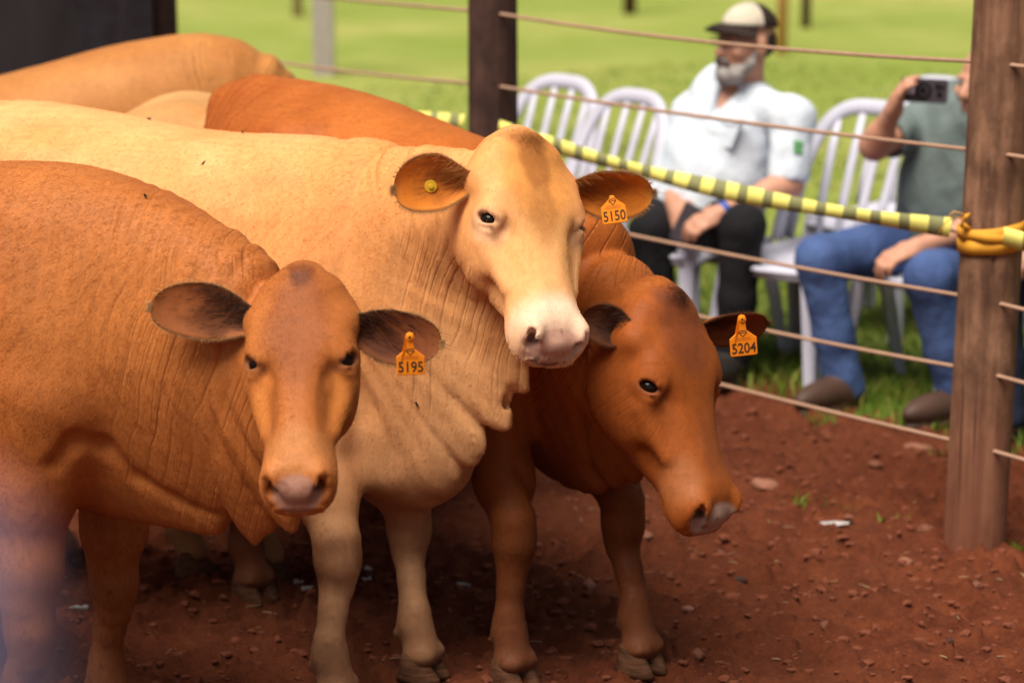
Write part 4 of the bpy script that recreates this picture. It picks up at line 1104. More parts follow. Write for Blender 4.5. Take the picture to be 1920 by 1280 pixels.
coatB = dict(fur=320000, cont=.6, extra=[('cut', [(-0.0987, 4.6, 0.6946), (-0.1056, 4.6, 0.584), (-0.1604, 4.6, 0.4555)], .008, .03), ('add', [(-0.2911, 4.76, 0.4569), (-0.2215, 4.71, 0.4762), (-0.159, 4.67, 0.5154)], [.050, .060, .045], .10), ('add', [(-0.2093, 4.7, 0.5587), (-0.176, 4.68, 0.4957)], [.075, .060], .10), ('add', [(-0.1067, 4.65, 0.5938), (-0.1516, 4.67, 0.4757)], [.024, .036], .10)], base=(.82, .41, .168), alt=(.73, .30, .095), m_tuft=hair_mat('orange_hair', (.42, .17, .04)), leg=(.31, .165, .088), legk=1.15, legtop=1.0, seed=8, relief=.0050, foldlin=.22, foldmask=lambda V: sstep(-.29, -.20, V[:, 0]) * sstep(.55, .75, V[:, 2]), f0=-.05,
    nose=(.60, .34, .25), spot=(.10, .045, .035), spots=.75, lid=(.42, .20, .13), lidk=.5, knee=.75,
    patches=[(.10, 0, .01, .15, .10, .08, (.62, .25, .055), .8), (.0, 0, .0, .06, .055, .10, (.28, .095, .022), .9), (.075, 0, .01, .085, .04, .06, (.30, .105, .025), .75), (.20, 0, .02, .10, .04, .05, (.38, .15, .045), .5), (.27, .05, -.01, .08, .05, .05, (.74, .37, .125), .6), (.43, 0, -.05, .080, .10, .13, (.84, .60, .44), .85), (.20, .09, -.05, .05, .05, .05, (.70, .42, .25), .6)],
    ear_out=(.70, .32, .07), ear_in=(.82, .27, .035), ear_dark=(.52, .16, .022), m_dark=BROWN_MD, m_light=TAN_HAIR, m_poll=hair_mat('poll_orange_hair', (.30, .11, .028)), poll_n=500)
coatC = dict(fur=220000, base=(.46, .132, .024), alt=(.35, .088, .015), legtop=.85, head=(.29, .072, .013), extra=[('add', [(-0.6853, 5.66, 1.1043), (-0.6088, 5.6, 1.129)], [.040, .042], .05), ('cut', [(0.1759, 4.7, 0.5927), (0.1933, 4.7, 0.4904), (0.2107, 4.7, 0.3986)], .008, .025), ('cut', [(0.0055, 4.7, 0.456), (0.0555, 4.7, 0.3986), (0.1222, 4.7, 0.3582)], .008, .025)], leg=(.10, .026, .008), legk=1.25, seed=5, relief=.0022, foldlin=.6, foldmask=lambda V: sstep(.45, .7, V[:, 2]), f0=-.05,  # leg brown reaches the lower neck: darker coat plus shade painted in
    nose=(.38, .24, .19), spot=(.06, .03, .025), spots=.55, lid=(.12, .04, .025), knee=.4,
    patches=[(.0, 0, .0, .06, .06, .10, (.085, .024, .012), .8), (.09, .0, .02, .12, .08, .08, (.15, .04, .017), .6), (.38, .05, -.06, .07, .05, .06, (.30, .11, .04), .55), (.33, 0, -.02, .10, .04, .05, (.24, .07, .025), .5)],
    ear_out=(.24, .075, .025), ear_in=(.10, .035, .025), ear_dark=(.035, .012, .008), m_dark=BROWN_DK, m_light=BROWN_MD, m_poll=BROWN_DK, poll_n=600)
coatD = dict(base=(.58, .31, .12), alt=(.48, .22, .07), leg=(.40, .20, .09), seed=2, nose=(.4, .2, .15), spot=(.1, .05, .03), lid=(.3, .15, .1), patches=[], ear_out=(.4, .2, .06), ear_in=(.4, .15, .05), ear_dark=(.2, .07, .02), m_dark=BROWN_MD, m_light=TAN_HAIR, m_poll=BROWN_MD)
coatE = dict(coatD, base=(.50, .215, .062), alt=(.40, .15, .04))

# front left: brown heifer, head low, looking at the camera
cowA, sdfA = build_cow('brown heifer at the left front facing the camera with orange ear tag 5195', -.835, 4.28, R(27),
    trunk_nodes(top=(1.0, 1.08, 1.11, 1.10, 1.11, 1.150, 1.150), xs=(-1.12, -1.02, -.85, -.6, -.32, -.10, .04)),
    [(-.66, 4.19, 1.12, .49, .155, .5), (-.55, 4.115, 1.07, .49, .13, .6), (-.475, 4.07, 1.005, .51, .11, .6)],
    dict(O=(-0.3632, 3.98, 1.0133), N=(-0.3584, 3.7, 0.7088), U=(-.03, -1, 0), wk=.92, lid=.0128, k=.875),
    [((-.925, 4.13), -1, .02, 0), ((-.79, 4.40), 1, .0, 0)], [((-1.72, 4.58), -1), ((-1.66, 4.86), 1)],
    coatA, .0095, 1,
    ears=[dict(side=-1, s=.094, E=(-.95, -.12, .17), N=(.15, -1, .25), L=.192, W=.104, cup=.016, dkv=-.3, inner=(.42, .135, .045), dark=(.10, .03, .012), sweep=1),
          dict(side=1, s=.108, E=(.95, -.12, -.17), N=(-.15, -1, .15), L=.172, W=.102, cup=.015, dkv=.35, inner=(.30, .09, .034), dark=(.075, .022, .010), sweep=-1,
               tag=dict(text='5195', k=.9, C=(-0.1727, 3.9, 0.8645), X=(1, .02, .02), Y=(0, -.12, 1)))])

# middle: pale heifer standing above the others
cowB, sdfB = build_cow('cream tan heifer in the middle with raised head and orange ear tag 5150', -.38, 4.85, R(28),
    trunk_nodes(top=(1.02, 1.12, 1.165, 1.15, 1.125, 1.125, 1.13), bot=(.78, .66, .58, .52, .51, .52, .515), xs=(-1.12, -1.02, -.85, -.62, -.38, -.19, -.04)),
    [(-.30, 4.78, 1.135, .415, .155, .5), (-.24, 4.72, 1.14, .44, .125, .6), (-.165, 4.66, 1.15, .68, .11, .65)],
    dict(O=(0.0258, 4.52, 1.1786), N=(0.105, 4.26, 0.8265), U=(.46, -.87, 0), wk=1.10, k=.93),
    [((-.355, 4.50), -1, .02, 0), ((-.19, 4.70), 1, .0, 0)], [((-1.22, 5.22), -1), ((-1.10, 5.46), 1)],
    coatB, .0095, 1,
    ears=[dict(side=-1, s=.100, E=(-.92, -.22, -.06), N=(.18, -.9, .10), L=.155, W=.118, cup=.026, dkv=-.2, fringe=420, off=.008, button=(.52,.15)),
          dict(side=1, s=.105, E=(.96, -.15, .0), N=(-.05, -.90, -.25), L=.172, W=.112, cup=.026, dkv=-.3, fringe=520,
               tag=dict(text='5150', C=(0.1971, 4.49, 1.029), X=(1, .0, .14), Y=(-.14, .15, 1), k=.90, buried=True))])

# right: dark red heifer with lowered head
cowC, sdfC = build_cow('dark red heifer at the right with lowered head and orange ear tag 5204', .02, 4.94, R(47),
    trunk_nodes(top=(1.07, 1.172, 1.183, 1.162, 1.118, 1.088, 1.065), bot=(.82, .70, .62, .55, .52, .51, .48), xs=(-1.05, -.95, -.80, -.56, -.30, -.14, -.01), wd=(.08, .14, .20, .225, .23, .205, .18)),
    [(.115, 4.83, 1.0, .39, .155, .55), (.17, 4.75, .955, .40, .13, .6), (.22, 4.68, .91, .50, .11, .6)],
    dict(O=(0.3124, 4.56, 0.8662), N=(0.4236, 4.4, 0.4849), U=(.74, -.66, .1), wk=1.08, k=.98),
    [((.005, 4.653), -1, .02, 0), ((.275, 4.745), 1, .0, 0)], [((-.60, 5.22), -1), ((-.42, 5.40), 1)],
    coatC, .0095, 1, tail=[(-1.0, 0, 1.10), (-1.08, 0, 1.0), (-1.10, 0, .75), (-1.08, 0, .45)],
    ears=[dict(side=-1, E=(-.80, .10, .30), N=(.3, -.95, .1), L=.115, W=.085, dkv=-.2, inner=(.17, .06, .03)),
          dict(side=1, E=(.96, .10, .10), N=(.12, -.82, -.55), L=.155, W=.100, cup=.024, outer=(.34, .095, .024), inner=(.28, .08, .022), dark=(.05, .016, .008), tuft=200, dkv=-.3, curl=-.0,
               tag=dict(text='5204', C=(0.4564, 4.52, 0.7615), X=(1, .05, .10), Y=(-.05, -.1, 1)))])

# behind: two more backs
cowD, _ = build_cow('pale tan heifer with its low back just showing above the cream heifer', -.30, 5.92, R(-6),
    trunk_nodes(top=(.97, 1.05, 1.095, 1.10, 1.04, .97, .93), xs=(-.74, -.68, -.58, -.42, -.2, -.05, .1)),
    [(-.10, 5.96, .88, .46, .14, .5), (.02, 6.0, .78, .42, .11, .5), (.12, 6.04, .68, .40, .09, .4)],
    dict(O=(.18, 6.08, .66), N=(.30, 6.05, .30), U=(.7, -.3, .3), k=.95),
    [((-.27, 5.80), -1, .02, 0), ((-.22, 6.05), 1, .0, 0)], [((-.77, 5.42), -1), ((-.585, 5.39), 1)], coatD, .014, 0, detail=False)
cowE, _ = build_cow('orange tan heifer farthest back with a raised hump before the tarp', -.95, 6.62, R(-4),
    trunk_nodes(top=(.90, .97, 1.02, 1.05, 1.12, 1.175, 1.19)),
    [(-.78, 6.64, 1.09, .50, .125, .5), (-.69, 6.66, .97, .48, .10, .5), (-.58, 6.66, .86, .46, .09, .4)],
    dict(O=(-.48, 6.62, .80), N=(-.36, 6.56, .44), U=(.7, -.3, .4), k=.95),
    [((-.93, 6.5), -1, .02, 0), ((-.90, 6.76), 1, .0, 0)], [((-1.9, 6.5), -1), ((-1.85, 6.75), 1)], coatE, .015, 0, detail=False)
# ------------------------------------------------------------------ white plastic chairs
M_PLAS = simple('white_plastic', (.54, .53, .63), .42, .04, 6, .05, 40)
M_PLAS.node_tree.nodes['Principled BSDF'].inputs['Subsurface Weight'].default_value = 0.0
def make_chair(label):
    root = empty('plastic_chair', (0, 0, 0), label, 'chair', 'white plastic chairs behind the rope fence')
    # seat: dished slab with a rolled front lip; faces +x
    nx, ny = 14, 14; V = []; F = []
    for s_ in (0, 1):
        for i in range(nx):
            for j in range(ny):
                u = -1 + 2 * i / (nx - 1); v = -1 + 2 * j / (ny - 1)
                su = u * math.sqrt(1 - .22 * v * v); sv = v * math.sqrt(1 - .22 * u * u) * (1 + .05 * u)
                z = .405 - .018 * (1 - u * u) * (1 - v * v) - (.030 * max(0, u - .7) / .3) ** 1 * (1 if u > .7 else 0) - (.02 if abs(v) > .95 else 0) + .012 * -u
                V.append((su * .215, sv * .215, z - s_ * .016))
    id_ = lambda s, i, j: s * nx * ny + i * ny + j
    for s_ in (0, 1):
        for i in range(nx - 1):
            for j in range(ny - 1):
                q = [id_(s_, i, j), id_(s_, i + 1, j), id_(s_, i + 1, j + 1), id_(s_, i, j + 1)]; F.append(q if s_ == 0 else q[::-1])
    for i in range(nx - 1):
        F.append([id_(0, i, 0), id_(1, i, 0), id_(1, i + 1, 0), id_(0, i + 1, 0)]); F.append([id_(0, i + 1, ny - 1), id_(1, i + 1, ny - 1), id_(1, i, ny - 1), id_(0, i, ny - 1)])
    for j in range(ny - 1):
        F.append([id_(0, 0, j + 1), id_(1, 0, j + 1), id_(1, 0, j), id_(0, 0, j)]); F.append([id_(0, nx - 1, j), id_(1, nx - 1, j), id_(1, nx - 1, j + 1), id_(0, nx - 1, j + 1)])
    link_mesh('seat', mesh_np('seat', np.array(V), np.array(F), [M_PLAS]), root)
    # apron under the seat edge
    mb = MB(); 
    mb.tube([(.19, -.19, .375), (.215, 0, .372), (.19, .19, .375)], .018, 8, squash=.5); mb.build('front_apron', M_PLAS, root, True)
    for sx, sy in ((1, 1), (1, -1), (-1, 1), (-1, -1)):
        mb = MB(); x0, y0 = sx * .185, sy * .185; x1, y1 = sx * (.225 if sx > 0 else .245), sy * .225
        for k in range(2):     # L-shaped section: two blades
            d = np.array([1, 0]) if k == 0 else np.array([0, 1]); hw0, hw1 = .034, .020
            oc = np.array([-sx * .018 if k == 0 else 0, -sy * .018 if k else 0]); t_ = .005; pr = np.array([d[1], d[0]])
            V = []
            for z, cx, cy, hw in ((.405, x0, y0, hw0), (.20, (x0 + x1) / 2, (y0 + y1) / 2, .026), (0.0, x1, y1, hw1)):
                c = np.array([cx, cy]) + oc * hw / hw0
                for a, b in ((-1, -1), (1, -1), (1, 1), (-1, 1)): q = c + d * a * hw + pr * b * t_; V.append((q[0], q[1], z - (.0007 * k)))
            F = [[0, 1, 2, 3], [11, 10, 9, 8]] + [[r_ * 4 + i, (r_ + 1) * 4 + i, (r_ + 1) * 4 + (i + 1) % 4, r_ * 4 + (i + 1) % 4] for r_ in range(2) for i in range(4)]
            mb.add(V, F)
        mb.build('leg', M_PLAS, root)
    # back: arched frame leaning backwards with five slats
    bp = lambda y, z: np.array([-.185 - (z - .40) * .30 - .05 * max(0, z - .6) - .02 * (1 - (y / .22) ** 2), y, z])
    pts = []
    for i in range(33):
        a = math.pi * i / 32; y = .225 * math.cos(a); y = .225 * np.sign(y) * abs(math.cos(a)) ** .62
        z = .40 + .445 * (math.sin(a) ** .55)
        pts.append(bp(y, z))
    mb = MB(); mb.tube(pts, .027, 10, squash=.55, up=(1, 0, .3)); mb.build('back_frame', M_PLAS, root, True)
    for y in (-.132, -.044, .044, .132):
        mb = MB(); zt = .40 + .43 * (1 - abs(y / .225) ** 3.2) ** .3
        mb.tube([bp(y * .8, .40), bp(y * .95, .55), bp(y, .70), bp(y * 1.02, zt)], [.015, .018, .018, .015], 8, squash=.4, up=(1, 0, .3)); mb.build('slat', M_PLAS, root, True)
    return root
def copy_thing(o, label):
    r = o.copy(); COL.objects.link(r); r['label'] = label
    for ch in o.children:
        c = ch.copy(); COL.objects.link(c); c.parent = r
    return r
PHI = math.atan2(-.65, -.76)
chair_spots = [
    (-.06, 8.32, PHI + .05, 'empty white slatted plastic chair right behind the dark middle post, farthest from the camera'),
    (.15, 7.87, PHI - .08, 'empty white slatted plastic chair between the middle post and the bearded man'),
    (.60, 7.80, PHI, 'white plastic chair the bearded man in the cap sits on'),
    (.95, 7.50, PHI + .06, 'empty white slatted plastic chair between the two seated men'),
    (1.36, 7.30, PHI - .05, 'white plastic chair the man holding up a phone sits on'),
    (1.74, 6.86, PHI, 'white plastic chair at the right edge beyond the thick post'),
    (1.32, 8.25, PHI + .1, 'white plastic chair of the back row showing only its top between the two seated men')]
ch0 = make_chair(chair_spots[0][3])
for i, (x, y, a, lb) in enumerate(chair_spots):
    c = ch0 if i == 0 else copy_thing(ch0, lb)
    c.location = (x, y, .012); c.rotation_euler = (0, 0, a)

# ------------------------------------------------------------------ people
M_SKIN = NT('skin'); 
M_SKIN.p(Base_Color=M_SKIN.mix(M_SKIN.noise(M_SKIN.coords(), 18, 3), (.46, .21, .13, 1), (.60, .31, .21, 1)), Roughness=.5); M_SKIN.b.inputs['Specular IOR Level'].default_value = .35
M_SKIN = M_SKIN.mat
def cloth(name, c, c2=None, ro=.85, sc=10, fine=300):
    m = NT(name); co = m.coords(); c2 = c2 or tuple(x * .8 for x in c)
    m.p(Base_Color=m.mix(m.maprange(m.noise(co, sc, 4), .35, .65), (*c2, 1), (*c, 1)), Roughness=ro,
        Normal=m.bump(m.math('ADD', m.math('MULTIPLY', m.noise(co, 14, 3, .6), 1.0), m.math('MULTIPLY', m.noise(co, fine, 2), .15)), .45, .02))
    m.b.inputs['Specular IOR Level'].default_value = .2
    return m.mat
M_EYEW = simple('eye_white', (.7, .66, .6), .3, .02, 10, 0); M_IRIS = simple('iris', (.03, .015, .01), .2, .1, 10, 0)
M_LENS = NT('spectacle_lens'); M_LENS.p(Base_Color=(.9, .9, .9, 1), Roughness=.05, Transmission_Weight=.95, IOR=1.1); M_LENS = M_LENS.mat
M_FRAME = simple('spectacle_frame', (.05, .04, .04), .4, .1, 10, 0)

def hand(sdf, wrist, knuck, palm_n, curl, spread=.011, k=.93, thumb_dir=None):
    """palm plus five separate curled fingers. wrist, knuck: ends of the palm; palm_n: normal of the palm (gripping side)"""
    wrist = np.asarray(wrist); knuck = np.asarray(knuck); d = nrm(knuck - wrist); n = nrm(np.asarray(palm_n) - (np.asarray(palm_n) @ d) * d); s_ = np.cross(n, d)
    mid = (wrist + knuck) / 2; L = np.linalg.norm(knuck - wrist)
    sdf.ell(mid, np.array([d, s_, n]), (L * .62, .042 * k, .017 * k), .012)
    sdf.rc(wrist, mid, .026 * k, .024 * k, .015)
    for i, (off, ln) in enumerate(((.031, .072), (.0105, .082), (-.0105, .077), (-.030, .060))):
        b = knuck + s_ * off * k - d * .004 * abs(i - 1.2); c1 = curl * .7; c2 = curl * 1.7
        p1 = b + (d * math.cos(c1) + n * math.sin(c1)) * ln * .48 * k; p2 = p1 + (d * math.cos(c2) + n * math.sin(c2)) * ln * .52 * k
        sdf.chain([b - d * .02, b, p1, p2], [.010 * k, .0098 * k, .0088 * k, .0072 * k], .006)
    sd_ = 1 if thumb_dir is None else thumb_dir
    tb = wrist + d * L * .32 + s_ * .028 * k * sd_
    t1 = tb + (s_ * sd_ * .6 + d * .6 + n * .45) * .042 * k; t2 = t1 + (d * .75 + n * .5 + s_ * sd_ * .05) * .034 * k
    sdf.chain([wrist + d * L * .2 + s_ * .012 * sd_, tb, t1, t2], [.018 * k, .0155 * k, .0115 * k, .009 * k], .010)

def sdf_part(sdf, name, mat, parent, W0, vox, wr=0.0, seed=1, wscale=10, it=2):
    V, Q = sdf.mesh(vox, 0)
    N = vnormals(V, Q)
    if (N[:300] * sdf.grad(V[:300])[0]).sum() < 0: Q = Q[:, ::-1]; N = -N
    V = smooth_np(V, Q, it, .5)
    if wr: 
        f1 = fbm(V * np.array([1, 1, .7]), wscale, seed, 3); V = V + N * ((1 - np.abs(f1) * 2.2) * wr)[:, None]; V = smooth_np(V, Q, 1, .4)
    return link_mesh(name, mesh_np(name, V - W0, Q, [mat]), parent)

def build_person(label, J, mats, hair=None, vox=.0075, group='people sitting behind the fence'):
    g = {k_: np.asarray(v, float) for k_, v in J.items() if not isinstance(v, (dict, float, str))}
    W0 = np.array([g['hip'][0], g['hip'][1], 0]); root = empty('person', tuple(W0), label, 'person', group)
    lat = nrm(g['shL'] - g['shR']); up = nrm(g['neck'] - g['hip']); fw = np.cross(lat, up); ax = np.array([lat, fw, up])
    hl = nrm(np.array([lat[0], lat[1], 0])); hips = {'L': g['hip'] + hl * .085, 'R': g['hip'] - hl * .085}
    chest = g['hip'] * .32 + g['neck'] * .68; waist = g['hip'] * .65 + g['neck'] * .35
    # ---- continuous body under the clothes
    b = SDF()
    b.rc(g['hip'], waist, .12, .11, .03); b.ell(chest, ax, (.13, .085, .18), .05); b.rc(chest, g['neck'], .09, .06, .05)
    for s_ in 'LR':
        b.chain([hips[s_], g['kn' + s_], g['an' + s_]], [.075, .052, .030], .03); b.rc(g['an' + s_] - np.array([0, 0, .03]), g['to' + s_], .026, .020, .02)
        b.chain([g['sh' + s_], g['el' + s_], g['wr' + s_]], [.052, .040, .027], .03)
        b.rc(chest + up * .08, g['sh' + s_], .055, .044, .04)
        fa = g['el' + s_] * .7 + g['wr' + s_] * .3; b.rc(g['el' + s_], fa, .039, .040, .03)
        h = J['hand' + s_]; hand(b, g['wr' + s_], h['kn'], h['n'], h['curl'], thumb_dir=h.get('th'))
    hc = g['head']; hf = nrm(g['face']); hu = nrm(np.array([0, 0, 1.0]) - hf * hf[2] * 1.0); hl_ = np.cross(hu, hf); ha = np.array([hl_, hf, hu])
    Hh = lambda x, y, z: hc + hl_ * x + hf * y + hu * z
    b.rc(g['neck'], Hh(0, -.02, -.06), .058, .052, .03)
    b.ell(Hh(0, -.012, .025), ha, (.072, .092, .085), .02); b.ell(Hh(0, .030, -.045), ha, (.056, .058, .068), .035)
    b.ell(Hh(0, .058, -.092), ha, (.026, .022, .020), .03); b.rc(Hh(0, .084, .006), Hh(0, .106, -.036), .009, .014, .014)
    for sg in (1, -1):
        b.ell(Hh(sg * .010, .096, -.040), ha, (.010, .012, .009), .008); b.ell(Hh(sg * .030, .078, .014), ha, (.024, .012, .008), .012)
        b.ell(Hh(sg * .030, .088, -.004), ha, (.016, .012, .010), .010, 's'); b.ell(Hh(sg * .042, .062, -.032), ha, (.020, .018, .014), .02)
        b.ell(Hh(sg * .076, -.012, -.010), ha, (.010, .022, .034), .010)
    b.rc(Hh(-.022, .092, -.066), Hh(.022, .092, -.066), .003, .003, .005, 's'); b.rc(Hh(-.016, .086, -.060), Hh(.016, .086, -.060), .006, .006, .008); b.rc(Hh(-.015, .085, -.073), Hh(.015, .085, -.073), .007, .007, .008)
    sdf_part(b, 'body', M_SKIN, root, W0, .006)
    for sg in (1, -1):
        mb = MB(); c = Hh(sg * .030, .073, -.003) - W0; V = []; F = []
        for i in range(7):
            a = math.pi * i / 6
            for k in range(10):
                q = 2 * math.pi * k / 10; V.append(c + .0115 * (hf * math.cos(a) + math.sin(a) * (hl_ * math.cos(q) + hu * math.sin(q))))
        F = [[i * 10 + k, i * 10 + (k + 1) % 10, (i + 1) * 10 + (k + 1) % 10, (i + 1) * 10 + k] for i in range(6) for k in range(10)]
        mb.add(V, F[:10], 1); mb.n -= 0; mb.add(V, F[10:], 0); mb.build('eye', [M_EYEW, M_IRIS], root, True)
    # ---- shirt
    t = SDF()
    t.ell(g['hip'] + up * .03 - fw * .0, ax, (.185, .145, .12), .05); t.ell(waist + fw * J.get('belly', .02), ax, (.158, .125, .17), .07); t.ell(chest, ax, (.165, .115, .20), .07)
    t.rc(g['neck'] - up * .045, g['neck'] - up * .01, .085, .066, .04)
    for s_ in 'LR':
        t.rc(g['neck'] - up * .035, g['sh' + s_], .056, .056, .05)
        e = g['sh' + s_] * (1 - J.get('sleeve', .85)) + g['el' + s_] * J.get('sleeve', .85); t.chain([g['sh' + s_], e], [.062, .060], .04)
        d = nrm(g['el' + s_] - g['sh' + s_]); t.rc(e + d * .01, e + d * .05, .050, .055, .008, 's')
    t.rc(g['neck'] + up * .02, g['neck'] + up * .10, .060, .062, .008, 's')
    if J.get('vneck', 0.0): t.rc(g['neck'] + fw * .08 - up * .02, g['neck'] + fw * .12 - up * .12, .034, .006, .008, 's')
    sh = sdf_part(t, 'shirt', mats['shirt'], root, W0, .0075, .010, 7, 8)
    # collar
    mb = MB(); 
    for sg in (1, -1):
        c0 = g['neck'] - W0; P0 = c0 - fw * .055 + up * .035; P1 = c0 + lat * sg * .066 + up * .022 + fw * .01; P2 = c0 + lat * sg * .035 + fw * .085 - up * .030; P3 = c0 + lat * sg * .062 + fw * .085 - up * .062; P4 = c0 + lat * sg * .088 + fw * .02 - up * .018; P5 = c0 - fw * .085 + up * .004
        V = [P0, P1, P2, P3, P4, P5]; V2 = [p + (fw * .3 + lat * sg * .5) * .006 for p in V]
        mb.add(V + V2, [[0, 1, 4, 5], [1, 2, 3, 4], [6, 11, 10, 7], [7, 10, 9, 8], [0, 6, 7, 1], [1, 7, 8, 2], [2, 8, 9, 3], [3, 9, 10, 4], [4, 10, 11, 5]])
    mb.build('collar', mats['shirt'], root, True)
    # ---- trousers
    q = SDF(); q.ell(g['hip'] - up * .02, ax, (.175, .13, .10), .05)
    for s_ in 'LR':
        k_ = g['kn' + s_]; a_ = g['an' + s_]; d = nrm(a_ - k_)
        q.chain([hips[s_], k_], [.098, .068], .05); q.chain([k_, k_ * .4 + a_ * .6, a_ + d * .02], [.068, .058, .060], .03)
        q.rc(a_ + d * .065, a_ + d * .09, .055, .055, .006, 's')
    sdf_part(q, 'trousers', mats['trousers'], root, W0, .008, .006, 11, 12)
    # ---- shoes
    for s_ in 'LR':
        z = SDF(); a_ = g['an' + s_]; t_ = g['to' + s_]; d = nrm(np.array([t_[0] - a_[0], t_[1] - a_[1], 0])); l_ = np.array([-d[1], d[0], 0])
        z.rc(a_ + np.array([0, 0, .06]), a_ - np.array([0, 0, .03]), .050, .053, .03); z.ell(np.array([a_[0], a_[1], .050]) + d * .08, np.array([d, l_, [0, 0, 1]]), (.15, .052, .052), .04); z.ell(np.array([a_[0], a_[1], .040]) - d * .03, np.array([d, l_, [0, 0, 1]]), (.055, .042, .045), .02)
        z.ell(np.array([a_[0], a_[1], .012]) + d * .06, np.array([d, l_, [0, 0, 1]]), (.165, .055, .014), .004)
        sdf_part(z, 'shoe', mats['shoe'], root, W0, .007)
    return root, W0, Hh, ha, g

# the bearded man in the cap
f1 = np.array([-.76, -.65, 0]); 
man1, W1, H1, ha1, g1 = build_person('bearded man in a beige and brown cap, white shirt and black trousers, hands clasped', dict(
    hip=(.62, 7.80, .475), neck=(0.7698, 7.77, 0.9201), head=(0.7663, 7.73, 1.0713), face=(-.86, -.50, .06),
    shL=(0.9151, 7.62, 0.8354), shR=(0.6118, 7.9, 0.8199), elL=(0.8977, 7.56, 0.6289), elR=(0.5367, 7.86, 0.6026), wrL=(0.6703, 7.44, 0.5553), wrR=(0.5312, 7.66, 0.5555),
    knL=(0.7377, 7.42, 0.5119), knR=(0.4596, 7.62, 0.4661), anL=(0.7116, 7.42, 0.1096), anR=(0.4949, 7.6, 0.097), toL=(0.6486, 7.32, 0.0706), toR=(0.4281, 7.5, 0.0615), belly=.03, vneck=1.0, sleeve=.88,
    handL=dict(kn=(0.5941, 7.42, 0.5205), n=(-.3, .4, -.85), curl=.55, th=1), handR=dict(kn=(0.5468, 7.52, 0.504), n=(.75, -.1, -.6), curl=.5, th=-1)),
    dict(shirt=cloth('white_shirt', (.67, .73, .81), (.59, .65, .74)), trousers=cloth('black_trousers', (.012, .011, .013)), shoe=simple('black_shoe', (.02, .015, .012), .5)))
def head_dome(name, Hh, ha, W0, parent, mats, rad, off, zcut, split=None, back=None):
    V = []; F = []; mi = []; na, nb = 32, 10
    for j in range(nb):
        e = (math.pi / 2) * (1 - j / (nb - 1)) ; e = zcut + (math.pi / 2 - zcut) * j / (nb - 1)
        for i in range(na):
            a = 2 * math.pi * i / na; V.append(Hh(*(np.array([math.cos(e) * math.cos(a) * rad[0], math.cos(e) * math.sin(a) * rad[1], math.sin(e) * rad[2]]) + off)) - W0)
    n = len(V); V += [Hh(*(np.array([math.cos(zcut) * math.cos(2 * math.pi * i / na) * (rad[0] - .004), math.cos(zcut) * math.sin(2 * math.pi * i / na) * (rad[1] - .004), math.sin(zcut) * rad[2]]) + off)) - W0 for i in range(na)]
    for j in range(nb - 1):
        for i in range(na): F.append([j * na + i, j * na + (i + 1) % na, (j + 1) * na + (i + 1) % na, (j + 1) * na + i]); mi.append(0 if split is None or math.sin(2 * math.pi * (i + .5) / na) > split else 1)
    for i in range(na): F.append([n + i, n + (i + 1) % na, (i + 1) % na, i]); mi.append(0)
    return link_mesh(name, mesh_np(name, np.array(V), np.array(F), mats, True, mi), parent)
M_CAPB = cloth('cap_beige', (.60, .53, .42)); M_CAPD = cloth('cap_dark', (.035, .022, .018))
cap = head_dome('cap', H1, ha1, W1, man1, [M_CAPB, M_CAPD], (.081, .102, .086), np.array([0, -.012, .046]), .10, -.05)
mb = MB(); V = []; F = []; n_ = 17
for s_ in (0, 1):
    for i in range(n_):
        a = math.pi * (.06 + .88 * i / (n_ - 1)); 
        for r_, dz in ((0, 0), (.5, -.004), (1, -.018)):
            x = .080 * math.cos(a); y = .100 * math.sin(a); q = np.array([x * (1 + r_ * .05), y - .008 + r_ * .068 * math.sin(a) ** 1.2, .060 + dz - .014 * r_ * (1 - math.sin(a)) - s_ * .004 - .012 * (abs(math.cos(a)) ** 2) * r_]); V.append(H1(*q) - W1)
for s_ in (0, 1):
    for i in range(n_ - 1):
        for k in range(2):
            o_ = s_ * n_ * 3; q = [o_ + i * 3 + k, o_ + (i + 1) * 3 + k, o_ + (i + 1) * 3 + k + 1, o_ + i * 3 + k + 1]; F.append(q if s_ else q[::-1])
for i in range(n_ - 1): F.append([i * 3 + 2, (i + 1) * 3 + 2, n_ * 3 + (i + 1) * 3 + 2, n_ * 3 + i * 3 + 2])
mb.add(V, F); mb.build('cap_brim', M_CAPD, man1, True)['label'] = 'dark brown curved brim of the cap'
# beard, moustache, hair at the nape
M_BEARD = cloth('grey_beard', (.42, .39, .37), (.20, .17, .16), .9, 30); M_MOUST = cloth('dark_moustache', (.11, .09, .085), (.22, .20, .19), .9, 40); M_HAIRD = cloth('dark_hair', (.04, .028, .022), None, .8, 40)
bd = SDF(); bd.ell(H1(0, .052, -.100), ha1, (.046, .042, .040), .02)
for sg in (1, -1): bd.chain([H1(sg * .068, .0, -.02), H1(sg * .060, .020, -.065), H1(sg * .040, .052, -.098), H1(0, .070, -.108)], [.008, .013, .021, .024], .02)
bd.ell(H1(0, .094, -.068), ha1, (.024, .02, .010), .008, 's')
sdf_part(bd, 'beard', M_BEARD, man1, W1, .006, .003, 3, 40)
mo = SDF()
for sg in (1, -1): mo.chain([H1(0, .098, -.056), H1(sg * .022, .092, -.060), H1(sg * .034, .078, -.082)], [.009, .009, .007], .008)
sdf_part(mo, 'moustache', M_MOUST, man1, W1, .005)
hr = SDF(); hr.ell(H1(0, -.040, .005), ha1, (.074, .068, .062), .02); hr.ell(H1(0, .06, .0), ha1, (.1, .075, .1), .01, 's')
sdf_part(hr, 'hair', M_HAIRD, man1, W1, .007)
gl = MB(); 
